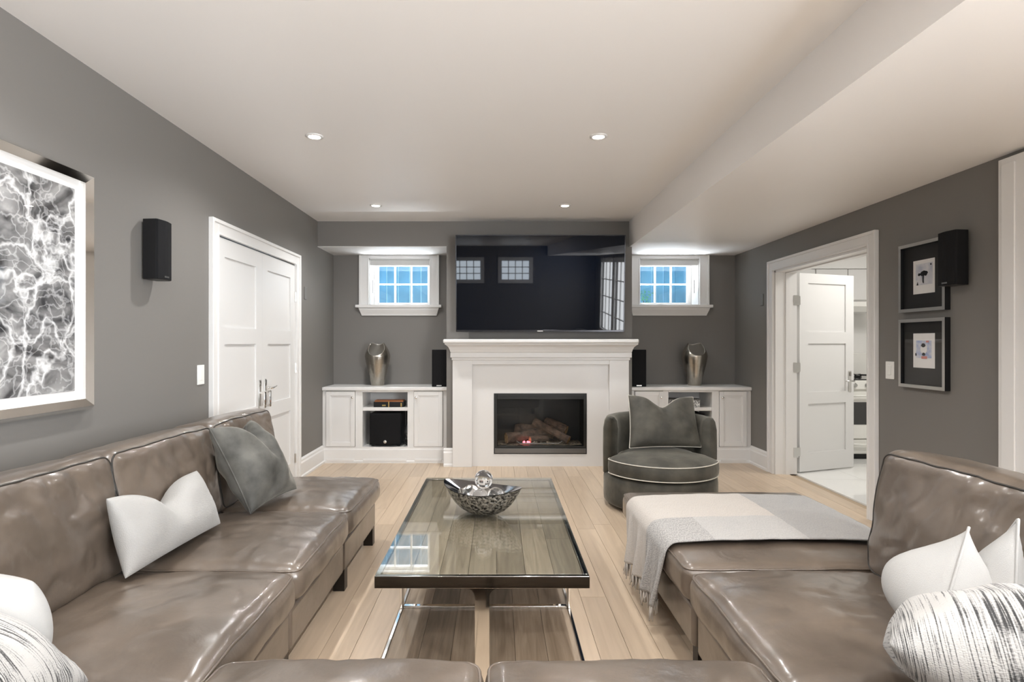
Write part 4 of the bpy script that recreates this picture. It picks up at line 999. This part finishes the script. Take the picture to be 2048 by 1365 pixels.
# woven throw draped over the ottoman
def throw():
    r = thing('throw_blanket', (1.2, 2.9, .2), 'cream and grey woven throw with fringe draped over the ottoman', 'blanket')
    ny, ns = 56, 110; L_top = .95; y0, y1 = 2.50, 3.24
    drop = .255; rc = .05
    P = []; UV_ = []; cols = []
    xe = OX0 - .014          # outer left face
    ztop = .452
    arc = rc * PI / 2; total = drop + arc + L_top
    def prof(s_):
        if s_ < drop: return xe, (ztop - rc) - (drop - s_)
        if s_ < drop + arc: a = (s_ - drop) / rc; return xe + rc - rc * math.cos(a), ztop - rc + rc * math.sin(a)
        return xe + rc + (s_ - drop - arc), ztop
    for i in range(ns + 1):
        s_ = total * i / ns; x, z = prof(s_)
        for j in range(ny + 1):
            v_ = j / ny; hang = max(0, 1 - s_ / drop)
            y = y0 + (y1 - y0) * v_ + .012 * noise.noise(V((s_ * 4, v_ * 2, 1))) 
            y += hang * (.10 * (1 - v_) + -.06 * v_) * .7
            xx = x - hang * (.016 + .018 * math.sin(v_ * 23 + 1.2) + .010 * math.sin(v_ * 47)) 
            cx, cy = (xx - (OX0 + OX1) / 2) / ((OX1 - OX0) / 2), (y - (OY0 + OY1) / 2) / ((OY1 - OY0) / 2)
            zz = z
            if s_ > drop: zz += .026 * max(0, 1 - cx * cx) ** .6 * max(0, 1 - cy * cy) ** .6 + .003 * noise.noise(V((xx * 14, y * 14, 2)))
            P.append((xx, y, zz)); UV_.append((s_, v_ * (y1 - y0)))
    m = MB(); nv = ny + 1
    for i in range(ns):
        for j in range(ny):
            s_ = total * (i + .5) / ns; xv = s_ - drop - arc + xe + rc; yv = y0 + (y1 - y0) * (j + .5) / ny
            if xv > 1.355: c = 1
            elif yv < 2.80: c = 2 if xv > .95 else 3
            else: c = 0
            m.f.append((i * nv + j, (i + 1) * nv + j, (i + 1) * nv + j + 1, i * nv + j + 1)); m.mi.append(c)
    m.v = [V(p) for p in P]; m.uv = UV_
    o = m.build('cloth', ['throw_cream', 'throw_grey', 'throw_light', 'throw_check'], r, smooth=True)
    so_ = o.modifiers.new('solid', 'SOLIDIFY'); so_.thickness = .006; so_.offset = 1
    m = MB()
    for j in range(0, 46):
        v_ = (j + .5) / 46; k = v_ * ny; a = V(P[int(k)]).lerp(V(P[min(ny, int(k) + 1)]), k - int(k))
        for q in range(3):
            dx, dy = random.uniform(-.012, .006), random.uniform(-.014, .014); L_ = random.uniform(.05, .085)
            st = a + V((random.uniform(-.003, .003), random.uniform(-.006, .006), .004))
            m.tube([st, st + V((dx * .3, dy * .2, -L_ * .5)), st + V((dx, dy, -L_))], [.0028, .0032, .0018], 5)
    f = m.build('fringe', 'throw_cream', r, smooth=True); f['kind'] = 'stuff'
throw()

# ------------------------------------------------------------------ throw pillows
def pillow(label, BL, BR, TR, TL, thick, mat, pinch=.06, chop=0, chop_u=0, piping=None, seed=0, group=None, wrinkle=.006, n=36, crease=.45, ex=.42):
    BL, BR, TR, TL = V(BL), V(BR), V(TR), V(TL)
    nrm = ((BR - BL) + (TR - TL)).cross((TL - BL) + (TR - BR)).normalized()
    upv = ((TL - BL) + (TR - BR)) * .5; hgt = upv.length; upv.normalize()
    def pos(u, v_, side):
        a, b = (u + 1) / 2, (v_ + 1) / 2
        uu = u * (1 - pinch * (1 - v_ * v_)); vv = v_ * (1 - pinch * (1 - u * u)); a, b = (uu + 1) / 2, (vv + 1) / 2
        p = (BL * (1 - a) + BR * a) * (1 - b) + (TL * (1 - a) + TR * a) * b
        g = math.exp(-((u - chop_u) / .38) ** 2); gs = math.exp(-((u - chop_u) / .16) ** 2)
        p = p - upv * chop * g * max(0, b) ** 1.6
        t = thick * ((1 - u * u) * (1 - v_ * v_)) ** ex
        if chop: t *= 1 - crease * gs * sm(.35, 1, b) + .12 * math.exp(-((abs(u - chop_u) - .5) / .25) ** 2) * b
        q = p + nrm * side * t
        edge = 1 - (1 - u * u) * (1 - v_ * v_)
        nv = noise.noise_vector(p * 9 + V((seed * 2.3, side, seed)))
        q += nrm * nv.x * wrinkle * 1.6 * (1 - edge ** 6) + nv * wrinkle * .35 * (1 - edge ** 6)
        q += nrm * side * .004 * math.sin(40 * (u * .6 + v_) + seed) * edge * (1 - edge) * 3 * noise.noise(V((u * 3, v_ * 3, seed)))
        return q
    r = tag(empty('throw_pillow', (BL + BR) / 2), label, 'pillow', group)
    m = MB(); UV_ = []; P = []
    N_ = n + 1
    for side in (1, -1):
        for i in range(N_):
            for j in range(N_): P.append(pos(-math.cos(PI * i / n), -math.cos(PI * j / n), side)); UV_.append((i / n, j / n))
    F = []
    for k in (0, 1):
        o_ = k * N_ * N_
        for i in range(n):
            for j in range(n):
                f = (o_ + i * N_ + j, o_ + (i + 1) * N_ + j, o_ + (i + 1) * N_ + j + 1, o_ + i * N_ + j + 1); F.append(f if k == 0 else f[::-1])
    m.add(P, F); m.uv = UV_
    o = m.build('cover', mat, r, smooth=True)
    wl = o.modifiers.new('weld', 'WELD'); wl.merge_threshold = .0006
    if piping:
        path = []
        for k in range(4):
            for i in range(n):
                t = -math.cos(PI * i / n); u, v_ = [(t, -1), (1, t), (-t, 1), (-1, -t)][k]; path.append(pos(u, v_, 1).lerp(pos(u, v_, -1), .5))
        MB().tube(path, .0042, 6, closed=True).build('piping', piping, r, smooth=True)
    return r
pillow('grey velvet throw pillow with piped edge on the left sofa', (-1.235, 2.87, .475), (-1.155, 3.29, .495), (-1.405, 3.27, .885), (-1.435, 2.86, .90), .125, 'velvetpillow', .06, .085, .15, 'velvetpillow', 1, crease=.5, wrinkle=.014)
pillow('silver grey lumbar pillow lying against the left sofa back', (-1.345, 2.075, .475), (-1.285, 2.66, .49), (-1.395, 2.66, .735), (-1.41, 2.07, .765), .085, 'silvercloth', .05, .09, -.05, None, 2, crease=.55)
pillow('plain white pillow behind the striped one in the left corner', (-1.53, 1.36, .46), (-1.175, 1.46, .46), (-1.19, 1.47, .715), (-1.53, 1.37, .74), .10, 'whitecloth', -.20, 0, 0, None, 3)
pillow('black and white striped pillow in the left corner of the sofa', (-1.03, 1.445, .475), (-1.00, .98, .50), (-1.23, .98, .80), (-1.30, 1.36, .70), .11, 'stripe', .05, .05, -.2, None, 4)
pillow('plain white pillow with a flanged edge leaning in the right corner', (1.165, 1.545, .485), (1.27, 1.73, .46), (1.40, 1.78, .57), (1.32, 1.612, .808), .15, 'whitecloth', .02, 0, 0, 'whitecloth', 5, wrinkle=.007, ex=.72)
pillow('second white pillow half hidden behind the flanged white one', (1.35, 1.50, .50), (1.39, 1.72, .48), (1.44, 1.76, .60), (1.425, 1.575, .842), .085, 'whitecloth', .03, 0, 0, 'whitecloth', 6, ex=.72)
pillow('black and white striped pillow in the right corner of the sofa', (1.05, 1.57, .50), (1.45, 1.32, .59), (1.27, 1.00, .77), (.885, 1.30, .645), .14, 'stripe', .04, 0, 0, None, 7, wrinkle=.012)

# ------------------------------------------------------------------ barrel armchair
def armchair():
    cx, cy, R, ri = 1.325, 4.72, .455, .335
    fa = -PI / 2 - .10                                   # direction the chair faces
    r = thing('armchair', (cx, cy, 0), 'charcoal velvet barrel swivel armchair with cream piping in front of the right cabinet', 'armchair')
    MB().lathe([(.33, 0), (.34, .035)], 40, (cx, cy, 0)).build('swivel_base', 'legwood', r)
    pr = [(.40, .035), (.435, .037), (.449, .05), (.452, .10), (.452, .22), (.447, .255), (.43, .268), (0.01, .268)]
    MB().lathe(pr, 64, (cx, cy, 0)).build('base', 'velvet', r, smooth=True)
    # shell
    half = math.radians(97); n = 60; P = []
    sec = []
    for (a, z) in ((ri, .26), (ri + .004, .45), (ri - .002, .62), (ri + .008, .685), (ri + .030, .715), (ri + .06, .724), (ri + .09, .715), (R - .012, .685), (R, .62), (R + .002, .45), (R, .26)): sec.append((a, z))
    k = len(sec); mid = (ri + R) / 2
    for i in range(n + 1):
        t = -1 + 2 * i / n; an = fa + PI + half * t
        e = max(0, (abs(t) - .94) / .06); sq = math.sqrt(max(0, 1 - e * e)) if e > 0 else 1
        for (a, z) in sec:
            rr = mid + (a - mid) * sq
            P.append((cx + rr * math.cos(an), cy + rr * math.sin(an), .26 + (z - .26) * (1 - .03 * (1 - sq))))
    m = MB(); F = []
    for i in range(n):
        for j in range(k - 1): F.append((i * k + j, (i + 1) * k + j, (i + 1) * k + j + 1, i * k + j + 1))
        F.append((i * k + k - 1, (i + 1) * k + k - 1, (i + 1) * k, i * k))
    F += [tuple(range(k)), tuple(n * k + j for j in range(k - 1, -1, -1))]
    m.add(P, F); m.build('barrel_back', 'velvet', r, smooth=True)
    # seat cushion: wide front, narrower between the arms
    def rad(an):
        d = abs((an - fa + PI) % (2 * PI) - PI); t = sm(math.radians(71), math.radians(80), d)
        return (.455 + .012 * math.cos(d)) * (1 - t) + (ri - .004) * t
    n = 96; prof = [(0, .285, 0), (.5, .285, 0), (.93, .283, 0), (.985, .292, 0), (1.0, .305, 0), (1.006, .345, 0), (1.0, .385, 0), (.985, .398, 0), (.93, .412, .2), (.8, .432, .5), (.6, .447, .8), (.3, .455, 1), (0, .458, 1)]
    P = []
    for (f, z, c_) in prof:
        for q in range(n):
            an = 2 * PI * q / n; rr = rad(an) * f; x, y = cx + rr * math.cos(an), cy + rr * math.sin(an)
            P.append((x, y, z + .006 * noise.noise(V((x * 6, y * 6, z * 3))) * (1 if f < .99 else .3)))
    m = MB(); F = []
    for i in range(len(prof) - 1):
        for q in range(n): l = (q + 1) % n; F.append((i * n + q, i * n + l, (i + 1) * n + l, (i + 1) * n + q))
    m.add(P, F); sc = m.build('seat_cushion', 'velvet', r, smooth=True)
    for z in (.397, .291):
        MB().tube([(cx + (rad(2 * PI * q / n) * .99 + .003) * math.cos(2 * PI * q / n), cy + (rad(2 * PI * q / n) * .99 + .003) * math.sin(2 * PI * q / n), z) for q in range(n)], .0042, 6, closed=True).build('piping', 'piping_cream', sc, smooth=True)
    return cx, cy
armchair()
pillow('dark grey velvet back pillow with cream piping standing in the armchair', (1.065, 4.66, .475), (1.66, 4.70, .475), (1.66, 4.90, .865), (1.10, 4.86, .885), .11, 'velvet', .045, .10, -.02, 'piping_cream', 8, crease=.5, wrinkle=.012)

# ------------------------------------------------------------------ coffee table
TX0, TX1, TY0, TY1 = -.478, .355, 2.222, 3.826
r = thing('coffee_table', ((TX0 + TX1) / 2, (TY0 + TY1) / 2, 0), 'chrome coffee table with weathered wood top under glass and lower shelf', 'table')
fr = .020
m = MB().box(TX0, TX1, TY0, TY0 + fr, .376, .424).box(TX0, TX1, TY1 - fr, TY1, .376, .424).box(TX0, TX0 + fr, TY0 + fr, TY1 - fr, .376, .424).box(TX1 - fr, TX1, TY0 + fr, TY1 - fr, .376, .424)
m.build('top_frame', 'darkchrome', r, bevel=.002)
nb = 7; bw = (TX1 - TX0 - 2 * fr) / nb
for k in range(nb):
    x = TX0 + fr + k * bw
    cuts = [TY0 + fr, random.uniform(2.6, 3.4), TY1 - fr]
    for a, b in zip(cuts, cuts[1:]): B(x + .0008, x + bw - .0008, a + .0008, b - .0008, .392, .414 - random.uniform(0, .0012)).build('top_plank', 'oldwood', r)
B(TX0 + .003, TX1 - .003, TY0 + .003, TY1 - .003, .4245, .4325).build('glass_top', 'tableglass', r, bevel=.002)
# T shaped end supports, front and back
def tee(y0, y1):
    c = (TX0 + TX1) / 2; h = .028; R_ = .035; pts = []
    zt, zb = .376, .045
    right = [(c + h + .04 + R_, zt)]
    for k in range(7): a = PI / 2 * k / 6; right.append((c + h + R_ - R_ * math.sin(a), zt - R_ + R_ * math.cos(a)))
    for k in range(7): a = PI / 2 * k / 6; right.append((c + h + R_ - R_ * math.cos(a), zb + R_ - R_ * math.sin(a)))
    right.append((c + h + R_ + .04, zb)); right.append((TX1 - .02, zb)); right.append((TX1 - .02, 0))
    left = [(2 * c - x, z) for x, z in right]
    prof = right + left[::-1]
    return MB().prism(prof[::-1], y0, y1, 'y')
tee(TY0 + .002, TY0 + .016).build('end_support', 'chrome', r)
tee(TY1 - .016, TY1 - .002).build('end_support', 'chrome', r)
for sx in (TX0 + .004, TX1 - .018):
    B(sx, sx + .014, TY0 + .016, TY1 - .016, 0, .045).build('floor_rail', 'chrome', r, bevel=.002)
    for y in (2.80, 3.24): B(sx, sx + .014, y - .03, y + .03, .045, .376).build('post', 'chrome', r, bevel=.003)
for y in (2.80, 3.24): B(TX0 + .02, TX1 - .02, y - .012, y + .012, .012, .05).build('cross_rail', 'chrome', r, bevel=.003)
nb = 6; bw = (TX1 - TX0 - .036) / nb
for k in range(nb):
    x = TX0 + .018 + k * bw
    for a, b in ((TY0 + .02, 2.786), (2.814, 3.226), (3.254, TY1 - .02)): B(x + .0008, x + bw - .0008, a, b, .016, .038 - random.uniform(0, .001)).build('shelf_plank', 'oldwood', r)
# bowl
bc = V((-.085, 3.02, .4325)); ang = math.radians(-26)
MXb = T(bc) @ Matrix.Rotation(ang, 4, 'Z')
r = thing('decorative_bowl', bc, 'boat-shaped carved black and silver bowl holding glass balls on the coffee table', 'bowl')
n = 72
def outline(a, f):      # boat outline: pointed tips on local x
    c, s_ = math.cos(a), math.sin(a)
    x = .225 * c; y = .135 * s_ * (abs(s_) ** .25)
    return x * f, y * f
def rim_z(x): return .122 + .030 * (abs(x) / .225) ** 2.2
rows = [(0.02, .0), (.28, .0), (.42, .007), (.58, .022), (.73, .045), (.86, .075), (.94, .100), (1.0, 1)]
P = []
for (f, zf_) in rows:
    for k in range(n):
        a = 2 * PI * k / n; x, y = outline(a, f); z = rim_z(x) if zf_ == 1 else zf_ * rim_z(x / max(f, .01)) / .118 * 1.0
        P.append((x, y, z))
m = MB(MXb); F = []
for i in range(len(rows) - 1):
    for k in range(n): l = (k + 1) % n; F.append((i * n + k, i * n + l, (i + 1) * n + l, (i + 1) * n + k))
F.append(tuple(range(n - 1, -1, -1)))
m.add(P, F); m.build('bowl_body', 'bowl', r, smooth=True)
P = []
inn = [(1.0, 0), (1.0, .004), (.98, .005)]
ringx, ringy = .135, .088
for st in range(5):
    t = st / 4
    for k in range(n):
        a = 2 * PI * k / n; x, y = outline(a, 1.0); xi, yi = ringx * math.cos(a), ringy * math.sin(a)
        X_, Y_ = x + (xi - x) * t, y + (yi - y) * t; P.append((X_, Y_, rim_z(x) * (1 - t) + (.108) * t + .003))
m = MB(MXb); F = []
for i in range(4):
    for k in range(n): l = (k + 1) % n; F.append((i * n + k, i * n + l, (i + 1) * n + l, (i + 1) * n + k))
m.add(P, F); m.build('rim', 'bowlrim', r, smooth=True)
P = []
for (f, z) in ((1, .111), (.93, .085), (.8, .055), (.55, .030), (.25, .022), (.02, .02)):
    for k in range(n): a = 2 * PI * k / n; P.append((ringx * f * math.cos(a), ringy * f * math.sin(a), z))
m = MB(MXb); F = []
for i in range(5):
    for k in range(n): l = (k + 1) % n; F.append((i * n + k, i * n + l, (i + 1) * n + l, (i + 1) * n + k))
m.add(P, F); m.build('hollow', 'bowlin', r, smooth=True)
for (x, y, z, rr, lab) in ((-.064, -.002, .098, .045, 'clear glass ball low on the left in the bowl'), (.014, -.040, .094, .044, 'clear glass ball at the front of the bowl'), (.078, .006, .098, .045, 'clear glass ball low on the right in the bowl'), (.000, .046, .092, .043, 'clear glass ball at the back of the bowl, partly hidden'), (.010, .002, .178, .048, 'clear glass ball on top of the pile in the bowl')):
    m = MB(MXb); m.sphere((x, y, z), rr, 32, 20); tag(m.build('glass_ball', 'ball', smooth=True), lab, 'glass ball', 'glass balls in the bowl')
